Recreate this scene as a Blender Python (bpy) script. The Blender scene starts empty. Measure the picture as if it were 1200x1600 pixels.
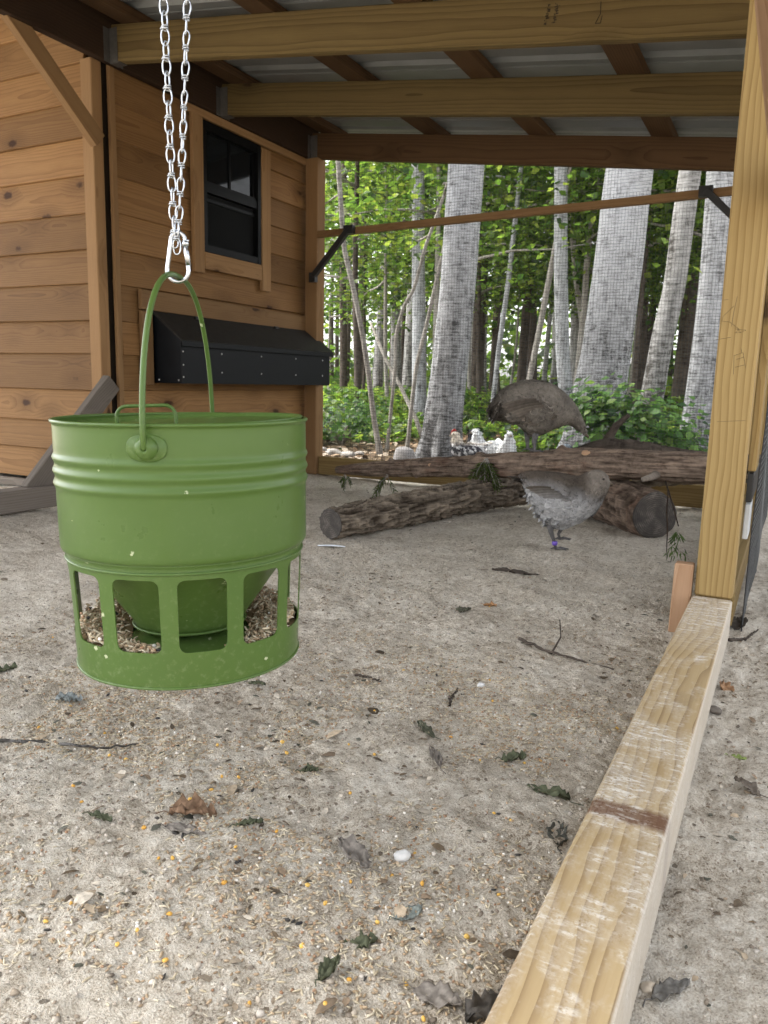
import bpy, bmesh, math, random
import numpy as np
from mathutils import Matrix, Vector

random.seed(7)
rng = np.random.default_rng(7)
scene = bpy.context.scene
col = scene.collection

# ------------------------------------------------------------------ camera, sky, sun, exposure
CAM = np.array([0.0, 0.0, 0.5756])
RC = np.array([[0.88532893, -0.0978823, 0.45454564],
               [0.46439601, 0.13778783, -0.87484334],
               [0.02300082, 0.9856133, 0.1674437]])
cd = bpy.data.cameras.new('camera')
cam = bpy.data.objects.new('camera', cd)
col.objects.link(cam)
cd.sensor_fit = 'VERTICAL'
cd.sensor_height = 36.0
cd.lens = 27.0
cd.clip_start = 0.02
cd.clip_end = 2000
cd.dof.use_dof = True
cd.dof.focus_distance = 1.25
cd.dof.aperture_fstop = 16.0
m4 = Matrix.Identity(4)
for i in range(3):
    for j in range(3):
        m4[i][j] = RC[i][j]
    m4[i][3] = CAM[i]
cam.matrix_world = m4
scene.camera = cam

SUN_AZ = math.radians(262.0)      # clockwise from +Y : to the left of the camera
SUN_EL = math.radians(52.0)
world = bpy.data.worlds.new('World')
scene.world = world
world.use_nodes = True
wt = world.node_tree
wt.nodes.clear()
w_out = wt.nodes.new('ShaderNodeOutputWorld')
w_bg = wt.nodes.new('ShaderNodeBackground')
w_sky = wt.nodes.new('ShaderNodeTexSky')
w_sky.sky_type = 'NISHITA'
w_sky.sun_disc = False
w_sky.sun_elevation = SUN_EL
w_sky.sun_rotation = SUN_AZ
w_sky.air_density = 1.0
w_sky.dust_density = 3.0
w_hsv = wt.nodes.new('ShaderNodeHueSaturation')
w_hsv.inputs['Saturation'].default_value = 0.13
wt.links.new(w_sky.outputs[0], w_hsv.inputs['Color'])
wt.links.new(w_hsv.outputs[0], w_bg.inputs['Color'])
w_bg.inputs['Strength'].default_value = 0.15
wt.links.new(w_bg.outputs[0], w_out.inputs['Surface'])

sl = bpy.data.lights.new('sun', 'SUN')
sl.energy = 1.5
sl.angle = math.radians(25)
sl.color = (1.0, 0.93, 0.82)
sun = bpy.data.objects.new('sun', sl)
col.objects.link(sun)
sd = Vector((math.sin(SUN_AZ) * math.cos(SUN_EL), math.cos(SUN_AZ) * math.cos(SUN_EL), math.sin(SUN_EL)))
sun.rotation_euler = sd.to_track_quat('Z', 'Y').to_euler()
sun.location = sd * 30

scene.view_settings.view_transform = 'Standard'
scene.view_settings.look = 'None'
scene.view_settings.exposure = 2.2
scene.view_settings.gamma = 1.0
scene.view_settings.use_curve_mapping = False
scene.render.engine = 'CYCLES'
scene.cycles.use_denoising = True
scene.cycles.max_bounces = 8
scene.cycles.diffuse_bounces = 4
scene.cycles.transparent_max_bounces = 12
scene.cycles.use_adaptive_sampling = True
scene.cycles.adaptive_threshold = 0.02

# ------------------------------------------------------------------ helpers
def ray(x, y):
    return RC @ np.array([(x - 600) / 1200., (800 - y) / 1200., -1.0])

def on_y(x, y, Y):
    d = ray(x, y)
    return CAM + d * (Y - CAM[1]) / d[1]

def on_z(x, y, z=0.0):
    d = ray(x, y)
    return CAM + d * (z - CAM[2]) / d[2]

def on_x(x, y, X):
    d = ray(x, y)
    return CAM + d * (X - CAM[0]) / d[0]

def hash3(ix, iy, iz, seed):
    h = (ix * 374761393 + iy * 668265263 + iz * 2147483647 + seed * 974634777) & 0xFFFFFFFF
    h = ((h ^ (h >> 13)) * 1274126177) & 0xFFFFFFFF
    h = h ^ (h >> 16)
    return (h & 0xFFFF) / 32767.5 - 1.0

def vnoise(P, seed=0):
    P = np.asarray(P, float)
    I = np.floor(P).astype(np.int64)
    F = P - I
    F = F * F * (3 - 2 * F)
    r = 0
    for dx in (0, 1):
        wx = F[:, 0] if dx else 1 - F[:, 0]
        for dy in (0, 1):
            wy = F[:, 1] if dy else 1 - F[:, 1]
            for dz in (0, 1):
                wz = F[:, 2] if dz else 1 - F[:, 2]
                r = r + wx * wy * wz * hash3(I[:, 0] + dx, I[:, 1] + dy, I[:, 2] + dz, seed)
    return r

def fbm(P, octaves=4, seed=0, gain=0.5):
    a, r, P = 1.0, 0, np.asarray(P, float)
    for o in range(octaves):
        r = r + a * vnoise(P, seed + o)
        a *= gain
        P = P * 2.03
    return r

def fast_mesh(name, V, F, smooth=False, cols=None):
    V = np.ascontiguousarray(V, dtype=np.float32)
    F = np.ascontiguousarray(F, dtype=np.int32)
    me = bpy.data.meshes.new(name)
    k = F.shape[1]
    me.vertices.add(len(V))
    me.vertices.foreach_set('co', V.ravel())
    me.loops.add(F.size)
    me.loops.foreach_set('vertex_index', F.ravel())
    me.polygons.add(len(F))
    me.polygons.foreach_set('loop_start', np.arange(0, F.size, k, dtype=np.int32))
    if smooth:
        me.polygons.foreach_set('use_smooth', np.ones(len(F), dtype=bool))
    me.update(calc_edges=True)
    if cols is not None:
        c = np.ones((len(V), 4), dtype=np.float32)
        c[:, :3] = cols
        at = me.attributes.new('col', 'FLOAT_COLOR', 'POINT')
        at.data.foreach_set('color', c.ravel())
    return me

class MB:
    """collects pieces of one part"""
    def __init__(self):
        self.V, self.F, self.C, self.n = [], [], [], 0
    def add(self, V, F, c=None):
        V = np.asarray(V, float)
        for f in F:
            self.F.append([int(i) + self.n for i in f])
        self.V.append(V)
        if c is not None:
            self.C.append(np.broadcast_to(np.asarray(c, float), (len(V), 3)))
        self.n += len(V)
        return self
    def mesh(self, name, smooth=False):
        V = np.concatenate(self.V)
        me = bpy.data.meshes.new(name)
        me.from_pydata(V.tolist(), [], self.F)
        if smooth:
            me.polygons.foreach_set('use_smooth', np.ones(len(me.polygons), dtype=bool))
        if self.C:
            c = np.ones((len(V), 4), dtype=np.float32)
            c[:, :3] = np.concatenate(self.C)
            at = me.attributes.new('col', 'FLOAT_COLOR', 'POINT')
            at.data.foreach_set('color', c.ravel())
        me.update()
        return me

WM = {}   # world matrices of parents
def place(o, mat=None, parent=None):
    col.objects.link(o)
    if mat is not None:
        o.matrix_basis = mat
    wm = mat if mat is not None else Matrix.Identity(4)
    if parent is not None:
        o.parent = parent
        o.matrix_parent_inverse = WM[parent.name].inverted()
    WM[o.name] = wm.copy()
    return o

def tag(o, label=None, cat=None, group=None, kind=None):
    if label: o['label'] = label
    if cat: o['category'] = cat
    if group: o['group'] = group
    if kind: o['kind'] = kind
    return o

def empty(name, loc, label, cat, group=None):
    o = bpy.data.objects.new(name, None)
    o.empty_display_size = 0.05
    place(o, Matrix.Translation(Vector(loc)))
    return tag(o, label, cat, group)

def obj(name, me, mat, parent=None, M=None):
    o = bpy.data.objects.new(name, me)
    if mat is not None and len(me.materials) == 0:
        me.materials.append(mat)
    return place(o, M, parent)

def frames(P, closed=False, up=None):
    P = np.asarray(P, float)
    n = len(P)
    if closed:
        T = np.roll(P, -1, 0) - np.roll(P, 1, 0)
    else:
        T = np.gradient(P, axis=0)
    T /= np.linalg.norm(T, axis=1)[:, None] + 1e-12
    a = np.array([0, 0, 1.]) if up is None else np.asarray(up, float)
    if abs(T[0] @ a) > 0.9:
        a = np.array([1., 0, 0])
    N = np.zeros_like(P)
    v = a - T[0] * (a @ T[0])
    N[0] = v / np.linalg.norm(v)
    for i in range(1, n):
        v = N[i - 1] - T[i] * (N[i - 1] @ T[i])
        N[i] = v / (np.linalg.norm(v) + 1e-12)
    B = np.cross(T, N)
    return T, N, B

def tube(P, r, segs=10, closed=False, caps=True, flat=(1, 1), up=None, disp=None):
    """loft along a path; returns V,F (faces as lists)"""
    P = np.asarray(P, float)
    n = len(P)
    r = np.broadcast_to(np.asarray(r, float), (n,))
    T, N, B = frames(P, closed, up)
    th = np.linspace(0, 2 * np.pi, segs, endpoint=False)
    R = r[:, None] * np.ones(segs)[None, :]
    if disp is not None:
        R = R + disp(np.broadcast_to(th, (n, segs)), np.broadcast_to(np.arange(n)[:, None], (n, segs)), P, R)
    V = (P[:, None, :] + (R * np.cos(th) * flat[0])[:, :, None] * N[:, None, :] + (R * np.sin(th) * flat[1])[:, :, None] * B[:, None, :]).reshape(-1, 3)
    F = []
    m = n if closed else n - 1
    for i in range(m):
        a, b = i * segs, ((i + 1) % n) * segs
        for j in range(segs):
            k = (j + 1) % segs
            F.append([a + j, a + k, b + k, b + j])
    if caps and not closed:
        F.append(list(range(segs))[::-1])
        F.append(list(range((n - 1) * segs, n * segs)))
    return V, F

def lathe(prof, segs=64, close_profile=False):
    prof = np.asarray(prof, float)
    th = np.linspace(0, 2 * np.pi, segs, endpoint=False)
    n = len(prof)
    V = np.stack([prof[:, None, 0] * np.cos(th), prof[:, None, 0] * np.sin(th), np.broadcast_to(prof[:, None, 1], (n, segs))], -1).reshape(-1, 3)
    F = []
    for i in range(n if close_profile else n - 1):
        a, b = i * segs, ((i + 1) % n) * segs
        for j in range(segs):
            k = (j + 1) % segs
            F.append([a + j, a + k, b + k, b + j])
    return V, F

BOXF = [[0, 2, 3, 1], [4, 5, 7, 6], [0, 1, 5, 4], [2, 6, 7, 3], [0, 4, 6, 2], [1, 3, 7, 5]]
def box(a, b):
    V = [[x, y, z] for x in (a[0], b[0]) for y in (a[1], b[1]) for z in (a[2], b[2])]
    return V, [f[::-1] for f in [[0, 2, 3, 1], [4, 5, 7, 6], [0, 1, 5, 4], [2, 6, 7, 3], [0, 4, 6, 2], [1, 3, 7, 5]]]

def board_mesh(name, L, t, w, bevel=0.002, warp=0.0, seed=0):
    bm = bmesh.new()
    n = max(2, int(L / 0.15)) if warp else 1
    secs = []
    r = random.Random(seed)
    ph = r.random() * 6
    for i in range(n + 1):
        x = -L / 2 + L * i / n
        dy = warp * math.sin(x * 2.3 + ph)
        dz = warp * 0.6 * math.sin(x * 3.1 + ph * 2)
        secs.append([bm.verts.new((x, y + dy, z + dz)) for (y, z) in ((-t / 2, -w / 2), (t / 2, -w / 2), (t / 2, w / 2), (-t / 2, w / 2))])
    for i in range(n):
        for j in range(4):
            k = (j + 1) % 4
            bm.faces.new((secs[i][j], secs[i][k], secs[i + 1][k], secs[i + 1][j]))
    bm.faces.new(secs[0][::-1])
    bm.faces.new(secs[-1])
    bmesh.ops.recalc_face_normals(bm, faces=bm.faces)
    if bevel:
        es = [e for e in bm.edges if len(e.link_faces) == 2 and e.link_faces[0].normal.angle(e.link_faces[1].normal) > 0.8]
        bmesh.ops.bevel(bm, geom=es, offset=bevel, segments=1, affect='EDGES')
    me = bpy.data.meshes.new(name)
    bm.to_mesh(me)
    bm.free()
    return me

def board(name, p0, p1, t, w, mat, parent=None, up=(0, 0, 1), bevel=0.002, warp=0.0, seed=None):
    """a piece of lumber from p0 to p1 (axis line); w is measured along 'up', t across"""
    p0, p1 = Vector(p0), Vector(p1)
    X = (p1 - p0)
    L = X.length
    X.normalize()
    Z = Vector(up)
    Z = (Z - X * Z.dot(X)).normalized()
    Y = Z.cross(X)
    M = Matrix(((X.x, Y.x, Z.x, 0), (X.y, Y.y, Z.y, 0), (X.z, Y.z, Z.z, 0), (0, 0, 0, 1)))
    M.translation = (p0 + p1) / 2
    return obj(name, board_mesh(name, L, t, w, bevel, warp, seed or random.randint(0, 9999)), mat, parent, M)

# ------------------------------------------------------------------ materials
class NT:
    def __init__(self, name):
        self.m = bpy.data.materials.new(name)
        self.m.use_nodes = True
        self.t = self.m.node_tree
        self.b = self.t.nodes['Principled BSDF']
        self.out = self.t.nodes['Material Output']
    def n(self, typ, **kw):
        nd = self.t.nodes.new('ShaderNode' + typ)
        for k, v in kw.items():
            if k.startswith('_'):
                setattr(nd, k[1:], v)
            else:
                nd.inputs[k.replace('__', ' ')].default_value = v
        return nd
    def l(self, a, b):
        self.t.links.new(a, b)
    def math(self, op, a, b=None, c=None, clamp=False):
        nd = self.t.nodes.new('ShaderNodeMath')
        nd.operation = op
        nd.use_clamp = clamp
        for i, v in enumerate((a, b, c)):
            if v is None: continue
            if hasattr(v, 'links'): self.l(v, nd.inputs[i])
            else: nd.inputs[i].default_value = v
        return nd.outputs[0]
    def vmath(self, op, a, b=None):
        nd = self.t.nodes.new('ShaderNodeVectorMath')
        nd.operation = op
        for i, v in enumerate((a, b)):
            if v is None: continue
            if hasattr(v, 'links'): self.l(v, nd.inputs[i])
            else: nd.inputs[i].default_value = v
        return nd.outputs[0]
    def noise(self, vec, scale, detail=4, rough=0.55, dist=0.0, dims='3D'):
        nd = self.t.nodes.new('ShaderNodeTexNoise')
        nd.noise_dimensions = dims
        nd.inputs['Scale'].default_value = scale
        nd.inputs['Detail'].default_value = detail
        nd.inputs['Roughness'].default_value = rough
        nd.inputs['Distortion'].default_value = dist
        self.l(vec, nd.inputs['Vector'])
        return nd.outputs[0]
    def ramp(self, fac, stops):
        nd = self.t.nodes.new('ShaderNodeValToRGB')
        e = nd.color_ramp.elements
        while len(e) < len(stops):
            e.new(0.5)
        for i, (p, c) in enumerate(stops):
            e[i].position = p
            if not hasattr(c, '__len__'): c = (c, c, c)
            e[i].color = (c[0], c[1], c[2], 1)
        self.l(fac, nd.inputs[0])
        return nd.outputs[0]
    def mix(self, fac, a, b, mode='MIX'):
        nd = self.t.nodes.new('ShaderNodeMix')
        nd.data_type = 'RGBA'
        nd.blend_type = mode
        for i, v in ((0, fac), (6, a), (7, b)):
            if hasattr(v, 'links'): self.l(v, nd.inputs[i])
            else: nd.inputs[i].default_value = v if i == 0 else (v[0], v[1], v[2], 1)
        return nd.outputs[2]
    def bump(self, h, strength=0.3, dist=0.002):
        nd = self.t.nodes.new('ShaderNodeBump')
        nd.inputs['Strength'].default_value = strength
        nd.inputs['Distance'].default_value = dist
        self.l(h, nd.inputs['Height'])
        self.l(nd.outputs[0], self.b.inputs['Normal'])
        return nd
    def coords(self, out='Object'):
        return self.t.nodes.new('ShaderNodeTexCoord').outputs[out]
    def rnd(self):
        return self.t.nodes.new('ShaderNodeObjectInfo').outputs['Random']
    def scaled(self, v, s):
        return self.vmath('MULTIPLY', v, s)

def wood(name, light, dark, knotc, ring=0.009, knots=0.5, rough=0.7, stain=None, extra=None, contrast=1.0, wav=0.03, kax=(3.2, .5, 6.5)):
    k = NT(name)
    co = k.coords()
    r = k.rnd()
    off = k.t.nodes.new('ShaderNodeCombineXYZ')
    k.l(k.math('MULTIPLY', r, 31.0), off.inputs[0])
    k.l(k.math('MULTIPLY', r, 0.12), off.inputs[1])
    k.l(k.math('MULTIPLY', r, 7.3), off.inputs[2])
    p = k.vmath('ADD', co, off.outputs[0])
    # knots
    vo = k.n('TexVoronoi', _feature='F1', _voronoi_dimensions='3D')
    vo.inputs['Scale'].default_value = 1.0
    vo.inputs['Randomness'].default_value = 1.0
    k.l(k.scaled(p, kax), vo.inputs['Vector'])
    d = vo.outputs['Distance']
    sep = k.t.nodes.new('ShaderNodeSeparateColor')
    k.l(vo.outputs['Color'], sep.inputs[0])
    has = k.math('LESS_THAN', sep.outputs[0], knots)
    dn = k.math('ADD', d, k.math('MULTIPLY', k.math('SUBTRACT', k.noise(p, 40, 3), 0.5), 0.10))
    knot = k.math('MULTIPLY', k.math('SUBTRACT', 1.0, k.math('DIVIDE', k.math('SUBTRACT', dn, 0.070), 0.05, clamp=True), clamp=True), has)
    halo = k.math('MULTIPLY', k.math('SUBTRACT', 1.0, k.math('DIVIDE', dn, 0.42, clamp=True), clamp=True), has)
    # growth rings seen on the face
    n_long = k.noise(k.scaled(p, (1.3, 5.0, 5.0)), 1.0, 3)
    n_fine = k.noise(k.scaled(p, (9.0, 260.0, 260.0)), 1.0, 3, 0.6)
    s = k.t.nodes.new('ShaderNodeSeparateXYZ')
    k.l(p, s.inputs[0])
    so = k.t.nodes.new('ShaderNodeSeparateXYZ')
    k.l(co, so.inputs[0])
    yy = k.math('ADD', so.outputs[1], k.math('ADD', 0.035, k.math('MULTIPLY', r, 0.05)))
    zz = k.math('ADD', so.outputs[2], k.math('MULTIPLY', k.math('SUBTRACT', r, 0.5), 0.06))
    rad = k.math('SQRT', k.math('ADD', k.math('MULTIPLY', yy, yy), k.math('MULTIPLY', zz, zz)))
    rad = k.math('ADD', rad, k.math('MULTIPLY', n_long, wav))
    rad = k.math('ADD', rad, k.math('MULTIPLY', halo, 0.02))
    ph = k.math('FRACT', k.math('DIVIDE', rad, ring))
    rg = k.math('POWER', ph, 2.5)
    tone = k.math('ADD', k.math('MULTIPLY', rg, 0.42 * contrast), k.math('ADD', k.math('MULTIPLY', n_fine, 0.35), k.math('MULTIPLY', k.noise(k.scaled(p, (2.0, 9.0, 9.0)), 1.0, 4), 0.3)))
    c = k.ramp(tone, [(0.18, light), (0.85, dark)])
    pv = k.math('ADD', 0.72, k.math('MULTIPLY', r, 0.56))
    pvc = k.t.nodes.new('ShaderNodeCombineColor')
    for i in range(3): k.l(pv, pvc.inputs[i])
    c = k.mix(1.0, c, pvc.outputs[0], 'MULTIPLY')
    c = k.mix(k.math('MULTIPLY', halo, 0.5), c, [x * 0.6 for x in dark])
    c = k.mix(k.math('MULTIPLY', knot, 0.93), c, [x * .6 for x in knotc])
    h = k.math('ADD', k.math('MULTIPLY', n_fine, 0.7), k.math('MULTIPLY', rg, -0.4))
    h = k.math('SUBTRACT', h, k.math('MULTIPLY', knot, 0.8))
    if extra:
        c, h = extra(k, c, h, co, p)
    k.l(c, k.b.inputs['Base Color'])
    k.b.inputs['Roughness'].default_value = rough
    k.b.inputs['Specular IOR Level'].default_value = 0.14
    k.bump(h, 0.5, 0.0014)
    return k.m

M = {}
M['siding'] = wood('siding_pine', (0.275, 0.156, 0.066), (0.115, 0.053, 0.020), (0.07, 0.03, 0.015), ring=0.008, knots=0.75, rough=0.62, contrast=0.62, wav=.03)
M['trim'] = wood('trim_pine', (0.28, 0.170, 0.082), (0.165, 0.088, 0.038), (0.08, 0.04, 0.02), ring=0.008, knots=0.6, rough=0.65, contrast=0.6, wav=.025, kax=(3.2, .5, 9.0))
M['lumber'] = wood('treated_lumber', (0.36, 0.258, 0.112), (0.20, 0.125, 0.046), (0.10, 0.06, 0.03), ring=0.012, knots=0.2, rough=0.68, wav=.05, kax=(2.6, 9.0, .5))
M['rafterwood'] = wood('rafter_lumber', (0.150, 0.107, 0.043), (0.070, 0.045, 0.018), (0.06, 0.035, 0.02), ring=0.012, knots=0.2, rough=0.72)  # shade under the roof is put into this darker lumber colour
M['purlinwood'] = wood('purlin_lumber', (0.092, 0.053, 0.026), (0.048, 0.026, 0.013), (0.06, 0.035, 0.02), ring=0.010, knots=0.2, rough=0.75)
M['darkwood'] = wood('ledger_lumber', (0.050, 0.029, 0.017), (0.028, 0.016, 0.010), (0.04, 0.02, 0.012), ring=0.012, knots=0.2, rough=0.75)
M['greywood'] = wood('weathered_lumber', (0.23, 0.20, 0.172), (0.135, 0.113, 0.094), (0.09, 0.075, 0.065), ring=0.009, knots=0.2, rough=0.85)
M['cedar'] = wood('cut_cedar', (0.42, 0.275, 0.175), (0.30, 0.175, 0.10), (0.2, 0.1, 0.05), ring=0.008, knots=0.0, rough=0.75)

def sill_extra(k, c, h, co, p):
    s = k.t.nodes.new('ShaderNodeSeparateXYZ')
    k.l(co, s.inputs[0])
    # dried chalky mud scraped across the grain
    n1 = k.noise(k.scaled(co, (7.0, 13.0, 13.0)), 1.0, 5, 0.66)
    n2 = k.noise(k.scaled(co, (110.0, 24.0, 24.0)), 1.0, 5, 0.72)
    n3 = k.noise(co, 260, 2, 0.6)
    a = k.math('MULTIPLY', k.math('SUBTRACT', n1, 0.43), 6.0, clamp=True)
    b = k.math('MULTIPLY', k.math('SUBTRACT', n2, 0.5), 7.0, clamp=True)
    e = k.math('MULTIPLY', k.math('SUBTRACT', n3, 0.30), 5.0, clamp=True)
    # more dust toward the post end and on the outer face
    endm = k.math('MULTIPLY', k.math('SUBTRACT', s.outputs[0], 0.86), 4.0, clamp=True)
    a2 = k.math('MAXIMUM', a, endm)
    m = k.math('MULTIPLY', k.math('MULTIPLY', a2, k.math('ADD', 0.30, b, clamp=True)), e)
    c = k.mix(k.math('MULTIPLY', n1, 0.35), c, (0.33, 0.29, 0.22))
    # dark dirt smears
    n4 = k.noise(k.scaled(co, (5.0, 9.0, 9.0)), 1.0, 5, 0.65)
    n4 = k.math('MULTIPLY', k.math('SUBTRACT', n4, 0.60), 5.0, clamp=True)
    c = k.mix(k.math('MULTIPLY', n4, 0.55), c, (0.13, 0.105, 0.085))
    # the reddish brown band of a removed strap, lying across the sill
    xx = k.math('ADD', s.outputs[0], k.math('MULTIPLY', k.noise(co, 60, 3), 0.012))
    d = k.math('ABSOLUTE', k.math('SUBTRACT', xx, SILL_BAND))
    bm_ = k.math('SUBTRACT', 1.0, k.math('DIVIDE', k.math('SUBTRACT', d, 0.013), 0.010, clamp=True), clamp=True)
    c = k.mix(k.math('MULTIPLY', m, 0.88), c, (0.68, 0.65, 0.60))
    c = k.mix(k.math('MULTIPLY', bm_, k.math('SUBTRACT', 0.9, k.math('MULTIPLY', m, 0.45))), c, (0.10, 0.042, 0.024))
    # outer face is coated with pale dust
    of = k.math('MULTIPLY', k.math('SUBTRACT', s.outputs[1], -0.0445 + 0.003), -600.0, clamp=True)
    of2 = k.math('MULTIPLY', of, k.math('ADD', 0.45, k.math('MULTIPLY', n3, 0.5)))
    c = k.mix(of2, c, (0.52, 0.475, 0.415))
    h = k.math('ADD', h, k.math('MULTIPLY', m, 1.2))
    return c, h
SILL_Y0, SILL_Y1 = -0.705, 1.925
SILL_BAND = on_z(982, 1268, 0.089)[1] - (SILL_Y0 + SILL_Y1) / 2
M['sill'] = wood('dusty_sill', (0.37, 0.275, 0.145), (0.19, 0.122, 0.055), (0.12, 0.07, 0.04), ring=0.011, knots=0.25, rough=0.8, extra=sill_extra, contrast=1.2, wav=.085, kax=(2.4, 9.0, .5))

def plain(name, c, rough=0.5, metal=0.0, spec=0.5, noise=None, bump=None):
    k = NT(name)
    k.b.inputs['Roughness'].default_value = rough
    k.b.inputs['Metallic'].default_value = metal
    k.b.inputs['Specular IOR Level'].default_value = spec
    co = k.coords()
    if noise:
        sc, amt = noise
        n = k.noise(co, sc, 5, 0.6)
        cc = k.ramp(n, [(0.3, [x * (1 - amt) for x in c]), (0.7, [min(1, x * (1 + amt)) for x in c])])
        k.l(cc, k.b.inputs['Base Color'])
        rr = k.math('ADD', rough - 0.08, k.math('MULTIPLY', n, 0.16))
        k.l(rr, k.b.inputs['Roughness'])
    else:
        k.b.inputs['Base Color'].default_value = (*c, 1)
    if bump:
        k.bump(k.noise(co, bump[0], 4), bump[1], bump[2])
    return k.m

def feeder_paint():
    k = NT('green_paint')
    co = k.coords()
    n = k.noise(co, 9, 4, 0.6)
    c = k.ramp(n, [(0.3, (0.060, 0.112, 0.023)), (0.7, (0.072, 0.128, 0.030))])
    # grain dust, scuffs and chips
    v = k.n('TexVoronoi', _feature='F1')
    v.inputs['Scale'].default_value = 62
    k.l(k.vmath('ADD', co, k.scaled(k.vmath('SUBTRACT', k.n('TexNoise').outputs['Color'], (0.5, 0.5, 0.5)), (0.0, 0.0, 0.0))), v.inputs['Vector'])
    sp = k.t.nodes.new('ShaderNodeSeparateColor')
    k.l(v.outputs['Color'], sp.inputs[0])
    dd = k.math('ADD', v.outputs['Distance'], k.math('MULTIPLY', k.math('SUBTRACT', k.noise(co, 420, 3), 0.5), 0.45))
    spk = k.math('MULTIPLY', k.math('LESS_THAN', dd, k.math('MULTIPLY', sp.outputs[1], 0.20)), k.math('GREATER_THAN', sp.outputs[0], 0.86))
    z = k.t.nodes.new('ShaderNodeSeparateXYZ')
    k.l(co, z.inputs[0])
    low = k.math('SUBTRACT', 1.0, k.math('MULTIPLY', k.math('SUBTRACT', z.outputs[2], 0.0), 4.5), clamp=True)
    dust = k.math('MULTIPLY', k.math('MULTIPLY', k.math('SUBTRACT', k.noise(co, 150, 5, 0.7), 0.54), 6.0, clamp=True), k.math('MULTIPLY', low, 0.16))
    # fine scratches
    sc = k.noise(k.scaled(co, (30.0, 30.0, 420.0)), 1.0, 3, 0.7)
    sc2 = k.math('MULTIPLY', k.math('MULTIPLY', k.math('SUBTRACT', sc, 0.66), 12.0, clamp=True), k.math('MULTIPLY', k.math('SUBTRACT', k.noise(co, 20, 3), 0.5), 3.0, clamp=True))
    dust = k.math('MAXIMUM', dust, k.math('MULTIPLY', sc2, 0.35))
    c = k.mix(dust, c, (0.42, 0.46, 0.30))
    c = k.mix(k.math('MULTIPLY', spk, 0.75), c, (0.50, 0.54, 0.36))
    k.l(c, k.b.inputs['Base Color'])
    rr = k.math('ADD', 0.22, k.math('MULTIPLY', k.noise(co, 24, 4), 0.16))
    k.l(rr, k.b.inputs['Roughness'])
    k.b.inputs['Specular IOR Level'].default_value = 0.30
    k.bump(k.noise(co, 14, 3), 0.12, 0.002)
    return k.m
M['green'] = feeder_paint()
M['zinc'] = plain('zinc_plated', (0.50, 0.53, 0.57), 0.24, 1.0, noise=(60, 0.10))
M['galv'] = plain('galvanised', (0.55, 0.57, 0.58), 0.42, 1.0, noise=(25, 0.15))
M['hanger'] = plain('hanger_steel', (0.085, 0.080, 0.075), 0.6, 0.3, noise=(40, 0.2))
M['black'] = plain('black_metal', (0.012, 0.012, 0.013), 0.45, 0.0, 0.5, noise=(20, 0.3))
M['nest'] = plain('nest_box_metal', (0.0035, 0.0045, 0.006), 0.45, 0.0, 0.16, noise=(14, 0.3))
M['nestlid'] = plain('nest_box_lid', (0.022, 0.020, 0.018), 0.65, 0.0, 0.2, noise=(30, 0.4))
M['screw'] = plain('screw_head', (0.6, 0.6, 0.6), 0.4, 1.0)
M['winframe'] = plain('window_frame', (0.004, 0.0045, 0.005), 0.45, 0.0, 0.15)
M['screen'] = plain('insect_screen', (0.006, 0.007, 0.008), 0.8, 0.0, 0.15)
def glass_dark():
    k = NT('window_glass')
    k.b.inputs['Base Color'].default_value = (0.008, 0.010, 0.012, 1)
    k.b.inputs['Roughness'].default_value = 0.06
    k.b.inputs['Specular IOR Level'].default_value = 0.22
    k.bump(k.noise(k.coords(), 5, 2), 0.05, 0.01)
    return k.m
M['glass'] = glass_dark()
M['core'] = plain('wall_core', (0.03, 0.022, 0.016), 0.9, 0, 0.1)
M['roof'] = plain('roof_metal', (0.19, 0.20, 0.20), 0.5, 0.25, 0.4, noise=(6, 0.12))
M['wire'] = plain('mesh_wire', (0.045, 0.048, 0.052), 0.6, 0.0, 0.25, noise=(8, 0.3))
M['blackwire'] = plain('black_mesh_wire', (0.016, 0.016, 0.018), 0.5, 0.0, 0.35, noise=(8, 0.3))
M['mark'] = plain('pencil_line', (0.17, 0.125, 0.07), 0.9, 0, 0.1)
M['stamp'] = plain('ink_stamp', (0.06, 0.045, 0.03), 0.9, 0, 0.1)
M['whitepanel'] = plain('pale_panel', (0.55, 0.57, 0.58), 0.6, 0, 0.3, noise=(9, 0.15))

def vcol(name, rough=0.8, spec=0.2, noise=None, transl=0.0, mult=1.0):
    k = NT(name)
    a = k.t.nodes.new('ShaderNodeAttribute')
    a.attribute_name = 'col'
    c = a.outputs['Color']
    if noise:
        n = k.noise(k.coords(), noise[0], 4, 0.65)
        c = k.mix(1.0, c, k.ramp(n, [(0.25, 1 - noise[1]), (0.75, 1 + noise[1])]), 'MULTIPLY')
    k.l(c, k.b.inputs['Base Color'])
    k.b.inputs['Roughness'].default_value = rough
    k.b.inputs['Specular IOR Level'].default_value = spec
    if transl:
        tr = k.t.nodes.new('ShaderNodeBsdfTranslucent')
        k.l(k.mix(1.0, c, (1.25, 1.32, 0.80), 'MULTIPLY'), tr.inputs['Color'])
        mx = k.t.nodes.new('ShaderNodeMixShader')
        mx.inputs[0].default_value = transl
        k.l(k.b.outputs[0], mx.inputs[1])
        k.l(tr.outputs[0], mx.inputs[2])
        k.l(mx.outputs[0], k.out.inputs['Surface'])
    return k.m
M['grain'] = vcol('grain', 0.6, 0.3, (400, 0.25))
M['leaf'] = vcol('leaf', 0.45, 0.35, None, 0.58)
M['litter'] = vcol('leaf_litter', 0.8, 0.15, (130, 0.45))
M['feather'] = vcol('feather', 0.85, 0.1, (60, 0.25))
M['stone'] = vcol('stone', 0.85, 0.2, (40, 0.3))

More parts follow.
